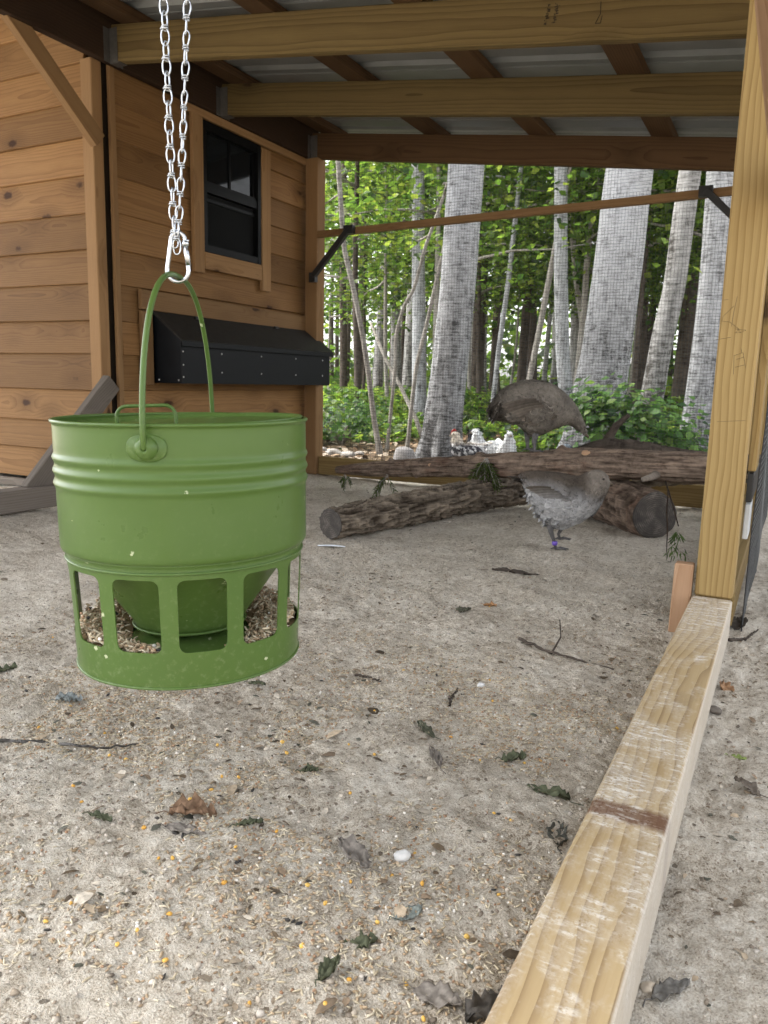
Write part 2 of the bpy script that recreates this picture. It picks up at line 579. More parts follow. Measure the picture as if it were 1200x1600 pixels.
def ground_mat():
    k = NT('sandy_ground')
    co = k.coords()
    n1 = k.noise(co, 1.3, 5, 0.6)
    n2 = k.noise(co, 9, 6, 0.65)
    n3 = k.noise(co, 70, 6, 0.7)
    n4 = k.noise(co, 420, 3, 0.7)
    t = k.math('ADD', k.math('MULTIPLY', n1, 0.15), k.math('ADD', k.math('MULTIPLY', n2, 0.27), k.math('ADD', k.math('MULTIPLY', n3, 0.45), k.math('MULTIPLY', n4, 0.50))))
    c = k.ramp(t, [(0.50, (0.085, 0.064, 0.043)), (0.575, (0.325, 0.272, 0.206)), (0.655, (0.600, 0.530, 0.438)), (0.79, (0.84, 0.79, 0.70))])
    # damp humus crumbs and tiny chips
    v = k.n('TexVoronoi', _feature='F1')
    v.inputs['Scale'].default_value = 95
    k.l(k.vmath('ADD', co, k.scaled(k.noise(co, 60, 3), (0.012, 0.012, 0.012))), v.inputs['Vector'])
    sp = k.t.nodes.new('ShaderNodeSeparateColor')
    k.l(v.outputs['Color'], sp.inputs[0])
    m = k.math('MULTIPLY', k.math('LESS_THAN', v.outputs['Distance'], k.math('MULTIPLY', sp.outputs[1], 0.36)), k.math('GREATER_THAN', sp.outputs[0], 0.72))
    c = k.mix(k.math('MULTIPLY', m, 0.75), c, k.ramp(sp.outputs[2], [(0.0, (0.09, 0.07, 0.05)), (0.6, (0.22, 0.16, 0.10)), (1.0, (0.6, 0.57, 0.52))]))
    # forest floor beyond the back fence: brown litter
    s = k.t.nodes.new('ShaderNodeSeparateXYZ')
    k.l(co, s.inputs[0])
    far = k.math('MULTIPLY', k.math('SUBTRACT', k.math('ADD', s.outputs[1], k.math('MULTIPLY', n1, 1.2)), 4.8), 1.2, clamp=True)
    fl = k.ramp(k.noise(co, 14, 6, 0.7), [(0.3, (0.055, 0.04, 0.025)), (0.7, (0.19, 0.14, 0.09))])
    c = k.mix(far, c, fl)
    k.l(c, k.b.inputs['Base Color'])
    k.b.inputs['Roughness'].default_value = 0.95
    k.b.inputs['Specular IOR Level'].default_value = 0.1
    h = k.math('ADD', k.math('MULTIPLY', n3, 1.0), k.math('ADD', k.math('MULTIPLY', n4, 0.35), k.math('MULTIPLY', m, 0.25)))
    n5 = k.noise(co, 170, 4, 0.7)
    h = k.math('ADD', h, k.math('MULTIPLY', n5, 0.6))
    k.bump(h, 1.0, 0.013)
    return k.m
M['ground'] = ground_mat()

def bark(name, pale, dark, lowdark=None, furrow=(14, 14, 2.2), amount=0.5, bump=0.02, zlow=1.5, redd=None, start=0.47, crack=False):
    k = NT(name)
    co = k.coords()
    r = k.rnd()
    cx = k.t.nodes.new('ShaderNodeCombineXYZ')
    for i in range(3): k.l(k.math('MULTIPLY', r, 13.0 + i * 5), cx.inputs[i])
    p = k.vmath('ADD', co, cx.outputs[0])
    n1 = k.noise(k.scaled(p, furrow), 1.0, 6, 0.68, 0.6)
    n2 = k.noise(k.scaled(p, (furrow[0] * .5, furrow[1] * .5, furrow[2] * 12)), 1.0, 5, 0.7)
    n3 = k.noise(p, 1.2, 3)
    n4 = k.noise(p, 90, 3, 0.7)
    t = k.math('ADD', k.math('MULTIPLY', n1, 0.42), k.math('ADD', k.math('MULTIPLY', n2, 0.45), k.math('ADD', k.math('MULTIPLY', n3, 0.15), k.math('MULTIPLY', n4, 0.12))))
    if lowdark:
        s = k.t.nodes.new('ShaderNodeSeparateXYZ')
        k.l(co, s.inputs[0])
        lo = k.math('MULTIPLY', k.math('SUBTRACT', zlow, k.math('ADD', s.outputs[2], k.math('MULTIPLY', n3, 0.6))), 1.2, clamp=True)
        t = k.math('SUBTRACT', t, k.math('MULTIPLY', lo, lowdark))
    c = k.ramp(t, [(start, dark), (start + amount * 0.5, [a * .62 + b * .38 for a, b in zip(pale, dark)]), (start + amount, pale)])
    if redd:
        c = k.mix(k.math('MULTIPLY', k.math('SUBTRACT', k.noise(p, 9, 3), 0.52), 3.0, clamp=True), c, redd)
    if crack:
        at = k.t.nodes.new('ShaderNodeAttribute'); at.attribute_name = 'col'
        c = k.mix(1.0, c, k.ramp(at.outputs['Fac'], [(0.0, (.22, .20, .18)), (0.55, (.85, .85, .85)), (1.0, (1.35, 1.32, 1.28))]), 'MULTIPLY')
    k.l(c, k.b.inputs['Base Color'])
    k.b.inputs['Roughness'].default_value = 0.9
    k.b.inputs['Specular IOR Level'].default_value = 0.12
    k.bump(k.math('ADD', n1, k.math('MULTIPLY', n4, 0.3)), 0.8, bump)
    return k.m
M['barkpale'] = bark('pale_bark', (0.405, 0.415, 0.43), (0.058, 0.057, 0.057), 0.055, amount=0.17, furrow=(22, 22, 7.0), bump=0.03, start=.45)
M['barkgrey'] = bark('grey_bark', (0.36, 0.355, 0.35), (0.06, 0.055, 0.05), 0.06, amount=0.17)
M['barkdark'] = bark('dark_bark', (0.115, 0.094, 0.078), (0.024, 0.019, 0.015), None, amount=0.2)
M['barksap'] = bark('sapling_bark', (0.36, 0.34, 0.31), (0.12, 0.105, 0.09), None, furrow=(30, 30, 6), amount=0.2, bump=0.004)
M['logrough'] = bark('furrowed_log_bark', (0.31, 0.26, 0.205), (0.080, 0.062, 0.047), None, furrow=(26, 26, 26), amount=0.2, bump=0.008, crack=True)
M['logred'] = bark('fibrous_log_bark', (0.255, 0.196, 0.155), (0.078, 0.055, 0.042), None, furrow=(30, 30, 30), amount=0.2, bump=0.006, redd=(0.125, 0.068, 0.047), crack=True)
def endgrain():
    k = NT('cut_log_end')
    co = k.coords()
    s = k.t.nodes.new('ShaderNodeSeparateXYZ')
    k.l(co, s.inputs[0])
    n = k.noise(co, 18, 5, 0.65)
    rad = k.math('SQRT', k.math('ADD', k.math('MULTIPLY', s.outputs[0], s.outputs[0]), k.math('MULTIPLY', s.outputs[1], s.outputs[1])))
    rg = k.math('FRACT', k.math('MULTIPLY', k.math('ADD', rad, k.math('MULTIPLY', n, 0.012)), 130))
    t = k.math('ADD', k.math('MULTIPLY', rg, 0.25), n)
    c = k.ramp(t, [(0.35, (0.022, 0.019, 0.017)), (0.68, (0.060, 0.052, 0.046)), (0.95, (0.20, 0.175, 0.15))])
    k.l(c, k.b.inputs['Base Color'])
    k.b.inputs['Roughness'].default_value = 0.9
    k.bump(t, 0.5, 0.004)
    return k.m
M['endgrain'] = endgrain()

# ------------------------------------------------------------------ ground
def spaced(lo, hi, f0, f1, step, grow=1.16):
    a = list(np.arange(f0, f1, step))
    s, x = step, f1
    while x < hi:
        a.append(x); s *= grow; x += s
    a.append(hi)
    s, x, b = step, f0, []
    while True:
        s *= grow; x -= s
        if x <= lo: break
        b.append(x)
    b.append(lo)
    return np.array(b[::-1] + a)

def ground_h(x, y, fine=True):
    x = np.asarray(x, float); y = np.asarray(y, float)
    P = np.stack([x, y, np.zeros_like(x)], -1)
    h = 0.013 * fbm(P * 1.9, 3, 11)
    near = np.clip(1.3 - np.hypot(x + 0.8, y - 1.2) / 6.0, 0, 1)
    if fine:
        h = h + near * (0.0065 * fbm(P * 9, 3, 21) + 0.0042 * fbm(P * 42, 3, 31) + .0022 * vnoise(P * 120, 37) + .004 * (1 - 2 * np.abs(vnoise(P * 4.3, 39))))
    h = h + 0.05 * np.clip((-x - 2.25) / 0.35, 0, 1) * np.clip((2.9 - y) / 0.6, 0, 1)
    # soil banked up outside the run, rising forest floor
    h = h + 0.025 * np.clip((x + 0.02) / 0.25, 0, 1) - 0.012
    h = h + 0.35 * np.clip((y - 14) / 60, 0, 1) + 0.05 * np.clip((y - 5) / 6, 0, 1) * fbm(P * 0.5, 2, 41)
    return h

gx = spaced(-400, 400, -1.30, 0.42, 0.0056, 1.035)
gy = spaced(-400, 400, 0.42, 1.75, 0.0056, 1.035)
GX, GY = np.meshgrid(gx, gy)
GZ = ground_h(GX.ravel(), GY.ravel())
V = np.stack([GX.ravel(), GY.ravel(), GZ], -1)
nx, ny = len(gx), len(gy)
idx = np.arange(nx * ny).reshape(ny, nx)
F = np.stack([idx[:-1, :-1], idx[:-1, 1:], idx[1:, 1:], idx[1:, :-1]], -1).reshape(-1, 4)
g = obj('ground', fast_mesh('ground', V, F, True), M['ground'])
tag(g, 'dry sandy ground littered with grain, running out into the woods', 'ground', kind='structure')

def gz(x, y):
    return float(ground_h(np.array([x]), np.array([y]))[0])

# ------------------------------------------------------------------ coop
LV = [0.085, 0.222, 0.361, 0.508, 0.664, 0.812, 0.970, 1.117, 1.267, 1.420, 1.571, 1.714, 1.865, 2.015, 2.165, 2.315]
coop = empty('chicken_coop', (-3.5, 3.25, 0), 'wooden coop clad in overlapping pine boards with a black nest box', 'coop')
c = MB(); c.add(*box((-4.7, 2.525, 0.10), (-2.70, 4.06, 2.30)))
obj('wall_core', c.mesh('wall_core'), M['core'], coop)
def lap_board(name, a, b, z0, z1, out, mat):
    """clapboard: a,b ends on the wall plane, out = outward normal"""
    a, b, out = Vector(a), Vector(b), Vector(out)
    t = 0.017
    zt = z1 + 0.02
    lo = 0.024 + random.uniform(-0.003, 0.004)
    hi = 0.008
    up = Vector((0, 0, zt - z0)) + out * (hi - lo)
    c0 = out * ((lo + hi) / 2) + Vector((0, 0, (z0 + zt) / 2))
    board(name, a + c0, b + c0, t, up.length, mat, coop, up=up, bevel=0.0025, warp=0.0012)
for i in range(len(LV) - 1):
    z0, z1 = LV[i], LV[i + 1]
    j = random.uniform(-.004, .004)
    lap_board('siding_board', (-4.72, 2.515, 0), (-2.752 + random.uniform(-.004, .004), 2.515, 0), z0 + j, z1, (0, -1, 0), M['siding'])
for i in range(len(LV) - 1):
    z0, z1 = LV[i], LV[i + 1]
    jj = random.uniform(-.012, .012)
    j = random.uniform(-.004, .004)
    ya, yb = 2.552 + jj, 4.064 + random.uniform(-.004, .002)
    if z1 > 1.20 and z0 < 1.80:      # boards cut round the window opening
        lap_board('siding_board', (-2.695, ya, 0), (-2.695, 3.088, 0), z0 + j, z1, (1, 0, 0), M['siding'])
        lap_board('siding_board', (-2.695, 3.560, 0), (-2.695, yb, 0), z0 + j, z1, (1, 0, 0), M['siding'])
    else:
        lap_board('siding_board', (-2.695, ya, 0), (-2.695, yb, 0), z0 + j, z1, (1, 0, 0), M['siding'])
board('corner_post', (-2.716, 2.478, 0.06), (-2.710, 2.478, 1.862), 0.066, 0.056, M['trim'], coop, up=(0, 1, 0), bevel=0.004)
board('corner_trim', (-2.672, 2.545, 0.10), (-2.668, 2.545, 1.862), 0.02, 0.028, M['trim'], coop, up=(0, 1, 0))
# window
wx = -2.655
win = bpy.data.objects.new('window', None); place(win, Matrix.Translation((wx, 3.32, 1.2)), coop)
win.empty_display_size = 0.05
def wpart(name, a, b, mat, parent):
    mb = MB(); mb.add(*box(a, b)); return obj(name, mb.mesh(name), mat, parent)
WY0, WY1, WZ0, WZ1 = 3.092, 3.556, 1.192, 1.802
wpart('jamb_box', (wx - 0.05, WY0, WZ0), (wx - 0.030, WY1, WZ1), M['winframe'], win)
for (a, b) in (((WY0, WZ0), (WY0 + .026, WZ1)), ((WY1 - .026, WZ0), (WY1, WZ1))):
    wpart('frame', (wx - 0.029, a[0], a[1]), (wx + 0.014, b[0], b[1]), M['winframe'], win)
for (za, zb, xo) in ((WZ0, WZ0 + .034, .012), (WZ1 - .04, WZ1, .012)):
    wpart('frame', (wx - 0.029, WY0 + .027, za), (wx + xo, WY1 - .027, zb), M['winframe'], win)
zm = (WZ0 + WZ1) / 2
wpart('meeting_rail', (wx - 0.026, WY0 + .028, zm - .020), (wx + .008, WY1 - .028, zm + .020), M['winframe'], win)
wpart('sash_lip', (wx - 0.020, WY0 + .028, zm + .022), (wx + .002, WY1 - .028, zm + .034), M['winframe'], win)
for (a, b) in ((WY0 + .028, WY0 + .048), (WY1 - .048, WY1 - .028)):
    wpart('sash_stile', (wx - 0.026, a, zm + .036), (wx - .004, b, WZ1 - .042), M['winframe'], win)
wpart('pane', (wx - 0.028, WY0 + .050, zm + .036), (wx - .014, WY1 - .050, WZ1 - .042), M['glass'], win)
wpart('muntin', (wx - 0.013, 3.315, zm + .036), (wx - .008, 3.329, WZ1 - .042), M['winframe'], win)
wpart('insect_screen', (wx - 0.028, WY0 + .030, WZ0 + .036), (wx - .016, WY1 - .030, zm - .022), M['screen'], win)
wpart('screen_bar', (wx - 0.015, WY0 + .030, zm - .060), (wx - .008, WY1 - .030, zm - .044), M['winframe'], win)
tx = -2.648
board('window_trim', (tx, 3.053, 1.085), (tx, 3.053, 1.812), 0.022, 0.074, M['trim'], coop, up=(0, 1, 0))
board('window_trim', (tx, 3.602, 1.055), (tx, 3.602, 1.795), 0.022, 0.078, M['trim'], coop, up=(0, 1, 0))
board('window_trim', (tx, 2.97, 1.828), (tx, 3.99, 1.828), 0.022, 0.036, M['trim'], coop)
board('window_trim', (tx, 3.094, 1.148), (tx, 3.560, 1.148), 0.021, 0.082, M['trim'], coop)
# nest box
nb = bpy.data.objects.new('nest_box', None); place(nb, Matrix.Translation((-2.6, 3.35, 0.55)), coop)
nb.empty_display_size = 0.05
Ya, Yb, Xw, Xf, Zb, Zf, Zt = 2.735, 4.02, -2.650, -2.482, 0.545, 0.738, 0.862
mb = MB()
V = [(Xw, y, z) for y in (Ya, Yb) for z in (Zb, Zt)] + [(Xf, y, z) for y in (Ya, Yb) for z in (Zb, Zf)]
mb.add(V, [[0, 1, 5, 4], [2, 6, 7, 3], [4, 5, 7, 6], [0, 4, 6, 2], [0, 2, 3, 1], [1, 3, 7, 5]])
obj('box_body', mb.mesh('box_body'), M['nest'], nb)
sl_ = Vector((Xf + .012 - Xw, 0, Zf - .008 - Zt))
board('lid', (Vector((Xw, Ya - .012, Zt)) + Vector((Xf + .012, Ya - .012, Zf - .008))) / 2 + Vector((.004, 0, .008)),
      (Vector((Xw, Yb + .012, Zt)) + Vector((Xf + .012, Yb + .012, Zf - .008))) / 2 + Vector((.004, 0, .008)), 0.008, sl_.length, M['nestlid'], nb, up=sl_, bevel=0.001)
board('lid_lip', (Xf + .014, Ya - .01, Zf - .012), (Xf + .014, Yb + .01, Zf - .012), 0.003, 0.024, M['nest'], nb, bevel=0.0006)
sv, sf = lathe([(0, .0026), (.0032, .002), (.0046, 0)], 8)
smesh = MB().add(sv, sf).mesh('screw', True); smesh.materials.append(M['screw'])
rotx = Matrix.Rotation(math.radians(90), 4, 'Y')
for y in (Ya + .012, 3.02, 3.34, 3.66, 3.94):
    for z in ((.575, .63, .69) if y < 2.8 else (.60, .69)):
        obj('screw', smesh, None, nb, Matrix.Translation((Xf + .0005, y, z)) @ rotx)
rotb = Matrix.Rotation(math.radians(-90), 4, 'X') @ Matrix.Rotation(math.radians(180), 4, 'X')
for x, z in ((-2.62, .56), (-2.50, .56)):
    obj('screw', smesh, None, nb, Matrix.Translation((x, Ya - .0005, z)) @ rotb)
for y in (3.0, 3.66):
    mb = MB(); mb.add(*box((-2.628, y - .016, .856), (-2.606, y + .016, .862))); mb.add(*tube([(-2.615, y - .018, .865), (-2.615, y + .018, .865)], .004, 8))
    obj('hinge', mb.mesh('hinge'), M['black'], nb)
board('nest_trim', (-2.648, 2.655, .918), (-2.648, 3.99, .905), 0.022, 0.088, M['trim'], coop)
board('nest_trim', (-2.648, 2.690, .535), (-2.648, 2.690, .868), 0.022, 0.066, M['trim'], coop, up=(0, 1, 0))
# unseen coop roof, extended forward to darken the front wall
cr = board('roof_deck', (-4.10, -0.50, 2.42), (-4.10, 4.30, 2.42), 3.05, 0.03, M['darkwood'], coop)
board('skirt_board', (-2.690, 2.54, .14), (-2.690, 3.98, .14), 0.03, 0.11, M['greywood'], coop)

# ------------------------------------------------------------------ run frame and roof
run = empty('chicken_run', (-1.3, 2.0, 0), 'open timber lean-to chicken run with treated rafters, metal roof and wire mesh', 'chicken run')
SL = 0.126
def zr(x, off=0.0):
    return 1.85 + off - SL * (x + 2.62)
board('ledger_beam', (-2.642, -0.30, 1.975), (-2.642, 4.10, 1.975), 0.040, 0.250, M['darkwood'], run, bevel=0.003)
RY = [0.16, 0.70, 1.60, 2.52, 3.22, 4.03]
for i, y in enumerate(RY):
    xa, xb = -2.619, 0.06
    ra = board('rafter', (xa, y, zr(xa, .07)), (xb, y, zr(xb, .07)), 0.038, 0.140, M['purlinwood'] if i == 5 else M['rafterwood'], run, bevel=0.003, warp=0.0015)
    # joist hanger: U strap and flange
    mb = MB()
    for s in (-1, 1):
        mb.add(*box((-2.618, y + s * .0215 - .001, zr(-2.6, -.004)), (-2.575, y + s * .0215 + .001, zr(-2.6, .125))))
        mb.add(*box((-2.621, y + s * .036 - .014, zr(-2.6, -.004)), (-2.619, y + s * .036 + .014, zr(-2.6, .125))))
    mb.add(*box((-2.618, y - .0215, zr(-2.6, -.008)), (-2.566, y + .0215, zr(-2.6, -.005))))
    obj('joist_hanger', mb.mesh('joist_hanger'), M['hanger'], ra)
    if i == 3:
        # illegible ink grade stamp and a pencil mark on the first visible rafter
        mb = MB()
        r2 = random.Random(3)
        yf = y - .0195
        p = on_y(848, 40, yf - .0012); q = on_y(860, 8, yf - .0012)
        for ln in (0, 1):
            for kx in range(9):
                u = kx / 9
                x0 = p[0] + ln * .026 + u * (q[0] - p[0]) * .5
                z0 = p[2] + u * (q[2] - p[2])
                for s in range(3):
                    ox, oz = r2.uniform(0, .011), r2.uniform(0, .006)
                    mb.add(*box((x0 + ox, yf - .0006, z0 + oz), (x0 + ox + r2.choice((.002, .008)), yf - .0001, z0 + oz + r2.choice((.0012, .004)))))
        obj('ink_stamp', mb.mesh('ink_stamp'), M['stamp'], ra)
        mb = MB()
        for a, b in (((939, 2), (938, 22)), ((938, 22), (930, 37)), ((930, 37), (938, 36)), ((938, 36), (941, 24))):
            pa, pb = on_y(*a, yf - .0004), on_y(*b, yf - .0004)
            mb.add(*tube([pa, pb], .0012, 4))
        obj('pencil_mark', mb.mesh('pencil_mark'), M['stamp'], ra)
for x in (-2.50, -1.845, -1.255, -.655, -.06):
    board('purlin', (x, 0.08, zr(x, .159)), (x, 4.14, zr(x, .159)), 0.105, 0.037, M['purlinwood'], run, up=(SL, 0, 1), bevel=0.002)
# corrugated roof panels: ribs run down the slope
def roof_panel(y0, y1):
    ys = []
    y = y0
    while y < y1 - 1e-6:
        for dy, h in ((0, 0), (.085, 0), (.100, .019), (.130, .019), (.145, 0), (.185, .0), (.190, .004), (.20, .004), (.205, 0)):
            if y + dy <= y1: ys.append((y + dy, h))
        y += .229
    ys.append((y1, 0))
    xs = np.linspace(-2.72, .22, 8)
    V = []
    for lay in (0, .0025):
        for x in xs:
            for (yy, h) in ys:
                V.append((x, yy, zr(x, .1785) + h + lay))
    n, m = len(xs), len(ys)
    F = []
    for lay in (0, 1):
        for i in range(n - 1):
            for j in range(m - 1):
                a = lay * n * m + i * m + j
                f = [a, a + m, a + m + 1, a + 1]
                F.append(f if lay else f[::-1])
    mb = MB(); mb.add(V, F)
    return mb.mesh('roof_panel')
y = 0.04
k_ = 0
while y < 4.1:
    y1 = min(y + .915, 4.17)
    o = obj('roof_panel', roof_panel(y, y1), M['roof'], run)
    o.location.z += 0.002 * (k_ % 2)
    k_ += 1
    y += .915
# posts, plates
board('post', (-.1175, 1.967, .0895), (-.1175, 1.967, 1.438), .083, .083, M['lumber'], run, up=(0, 1, 0), bevel=0.004).rotation_mode = 'XYZ'
board('post', (-2.597, 4.028, 0.0), (-2.597, 4.028, 1.845), .085, .085, M['trim'], run, up=(0, 1, 0), bevel=0.004)
board('post', (-.1175, 4.028, 0.0), (-.1175, 4.028, 1.438), .083, .083, M['lumber'], run, up=(0, 1, 0), bevel=0.004)
board('post', (-.1175, -.75, .0), (-.1175, -.75, 1.438), .083, .083, M['lumber'], run, up=(0, 1, 0), bevel=0.004)
board('top_plate', (-.1175, -0.80, 1.483), (-.1175, 4.12, 1.483), .083, .088, M['lumber'], run, bevel=0.003)
board('sill', (-.1191, SILL_Y0, .0445), (-.1191, SILL_Y1, .0445), .089, .089, M['sill'], run, bevel=0.004)
board('sill', (-.1191, 2.01, .0445), (-.1191, 3.985, .0445), .089, .089, M['lumber'], run, bevel=0.004)
board('bottom_plate', (-2.55, 4.03, .055), (-.165, 4.03, .055), .038, .112, M['lumber'], run, bevel=0.003)
board('cross_rail', (-2.553, 3.995, 1.418), (-.162, 3.995, 1.470), .036, .036, M['trim'], run, bevel=0.002)
board('knee_brace', (-2.662, 2.46, 1.535), (-2.662, 2.055, 1.885), .036, .070, M['trim'], run, up=(0, 1, 1), bevel=0.002)
board('sill', (-2.640, 0.50, .088), (-2.640, 2.50, .088), .085, .086, M['greywood'], run, bevel=0.004)
board('knee_brace', (-2.650, 2.475, .545), (-2.650, 2.035, .105), .038, .085, M['greywood'], run, up=(0, 1, -1), bevel=0.002)
board('footing_board', (-3.7, 2.33, .075), (-2.69, 2.33, .090), .04, .03, M['greywood'], run)
# mid rail on the outside of the near bay, just above the lens
board('mid_rail', (-.056, -.4, 1.015), (-.056, 2.005, 1.015), .036, .089, M['cedar'], run, bevel=0.003)  # paler wood stands in for daylight on this rail
# outer boards beside the post
board('side_panel', (-.066, 2.10, .385), (-.066, 2.10, .93), .018, .16, M['lumber'], run, up=(0, 1, 0))
board('hinge_strap', (-.066, 2.02, .345), (-.066, 2.34, .345), .014, .070, M['black'], run)
board('pale_strip', (-.066, 2.02, .262), (-.066, 2.14, .262), .012, .085, M['whitepanel'], run)
# steel angle braces
for pa, pb in (((545, 358), (489, 432)), ((1103, 298), (1152, 345))):
    A, B = on_y(*pa, 3.955), on_y(*pb, 3.955)
    br = board('angle_brace', A, B, .030, .030, M['black'], run, up=(0, 1, 0))
    d = 1 if pa[0] < 800 else -1
    mb = MB(); mb.add(*box(A + [-.030, -.012, -.026], A + [.030, .022, .020])); obj('brace_plate', mb.mesh('brace_plate'), M['black'], br)
    if d == 1:
        mb = MB(); mb.add(*box(B + [-.022, -.012, -.032], B + [.020, .020, .022])); obj('brace_plate', mb.mesh('brace_plate'), M['black'], br)
# pencil scribbles on the near post
mb = MB()
pts = [[(1152, 463), (1146, 490), (1143, 510)], [(1147, 478), (1130, 494), (1128, 502), (1140, 503), (1152, 512), (1156, 520), (1166, 516), (1148, 514)],
       [(1150, 520), (1154, 513), (1158, 520), (1148, 520)], [(1147, 556), (1146, 585)], [(1146, 556), (1161, 551), (1165, 575)], [(1150, 562), (1162, 558)], [(1148, 574), (1164, 570)],
       [(1118, 531), (1142, 527)], [(1128, 469), (1138, 468)], [(1120, 659), (1165, 657)], [(1158, 545), (1159, 552)]]
for pl in pts:
    P = [on_y(px, py, 1.9252) for px, py in pl]
    mb.add(*tube(P, .00045, 4))
obj('pencil_mark', mb.mesh('pencil_mark'), M['mark'], run)

def wire_mesh(a0, a1, z0f, z1f, pitch, pt, amp, rad, step=0.25):
    """pt(a,z,depth)->xyz. woven wires; returns mesh"""
    Vs, Fs, n = [], [], 0
    def add(P):
        nonlocal n
        P = np.asarray(P)
        m = len(P)
        off = np.array([pt(0, 0, 1)]) - np.array([pt(0, 0, 0)])
        off = off[0]
        al = np.array(pt(1, 0, 0)) - np.array(pt(0, 0, 0))
        d = P[-1] - P[0]
        side = np.cross(d, off); side /= np.linalg.norm(side)
        ring = [side, off, -side, -off]
        V = np.stack([P + r * rad for r in ring], 1).reshape(-1, 3)
        F = []
        for i in range(m - 1):
            for j in range(4):
                k = (j + 1) % 4
                F.append((n + i * 4 + j, n + i * 4 + k, n + (i + 1) * 4 + k, n + (i + 1) * 4 + j))
        Vs.append(V); Fs.extend(F); n += len(V)
    a = a0
    while a <= a1:
        zs = np.arange(z0f(a), z1f(a) + step * .5, step)
        ph = rng.random() * 6
        add([pt(a + amp * math.sin(z * 3 + ph) * .6 + amp * .5 * math.sin(a * 9), z, 0) for z in zs])
        a += pitch
    zlo, zhi = min(z0f(a0), z0f(a1)), max(z1f(a0), z1f(a1))
    z = zlo
    while z <= zhi:
        # clip to the sloping top
        aa = np.arange(a0, a1 + step * .5, step)
        aa = [x for x in aa if z1f(x) >= z - .01 and z0f(x) <= z + 0.01]
        if len(aa) > 1:
            ph = rng.random() * 6
            add([pt(x, z + amp * math.sin(x * 2.2 + ph) + amp * 1.5 * math.sin(x * 1.3), rad * 0.8 / max(rad, 1e-9) * 0.0015) for x in aa])
        z += pitch
    return fast_mesh('wire_mesh', np.concatenate(Vs), np.array(Fs))
o = obj('wire_mesh', wire_mesh(-2.60, -.10, lambda a: .02, lambda a: zr(a, .02), .0158, lambda a, z, d: (a, 4.082 + d, z), .0012, .00062), M['wire'], run)
o['kind'] = 'stuff'
o = obj('wire_mesh', wire_mesh(2.02, 4.10, lambda a: -.01, lambda a: 1.44, .0158, lambda a, z, d: (-.050 + d + .004 * math.sin(a * 5 + z * 7), a, z), .0015, .0011), M['blackwire'], run)
o['kind'] = 'stuff'

# short stub of cedar leaning inside the post
st = board('wood_stub', (-.188, 1.928, -.01), (-.1865, 1.935, .163), .042, .042, M['cedar'], None, up=(1, 0, 0), bevel=0.003)
tag(st, 'short reddish cedar offcut standing upright against the near post', 'wood block')

# ------------------------------------------------------------------ feeder
FB = Vector((-.6235, .6945, .2455))
tilt = Matrix.Rotation(math.radians(-0.9), 4, Vector((-.46, .885, 0)))
FM = Matrix.Translation(FB) @ tilt
feeder = bpy.data.objects.new('feeder', None)
feeder.empty_display_size = .05
place(feeder, FM)
tag(feeder, 'green painted metal hanging poultry feeder with arched openings around its base', 'feeder')
fdir = Vector((-FB.x, -FB.y, 0)).normalized()        # from axis toward the lens
rdir = Vector((-fdir.y, fdir.x, 0))                    # image right
SEG = 128
# bucket wall: outer then inner skin
pr = [(.1375, .137), (.1400, .1385), (.1415, .142)]
for z in np.linspace(.146, .205, 4): pr.append((.1417 + (z - .146) * .004, z))
for zc in (.2135, .2275, .2420):
    for t in np.linspace(-1, 1, 9):
        pr.append((.1420 + .0022 * (math.cos(t * math.pi) + 1) / 2 + .0002, zc + t * .0062))
for z in (.252, .262, .272, .277): pr.append((.1424, z))
pr = sorted(pr, key=lambda q: q[1])
# rolled rim
rim = [(.1428 + .0022 * math.sin(a) , .2795 + .0022 - .0022 * math.cos(a)) for a in np.linspace(0, math.pi * 1.75, 12)]
inner = [(r - .0012, z) for r, z in pr[::-1] if z > .139]
inner = [(min(r, .1412), z) for r, z in inner]
prof = pr + rim + inner + [(.1375, .1385), (.1370, .1372)]
obj('bucket', MB().add(*lathe(prof, SEG)).mesh('bucket', True), M['green'], feeder, FM)
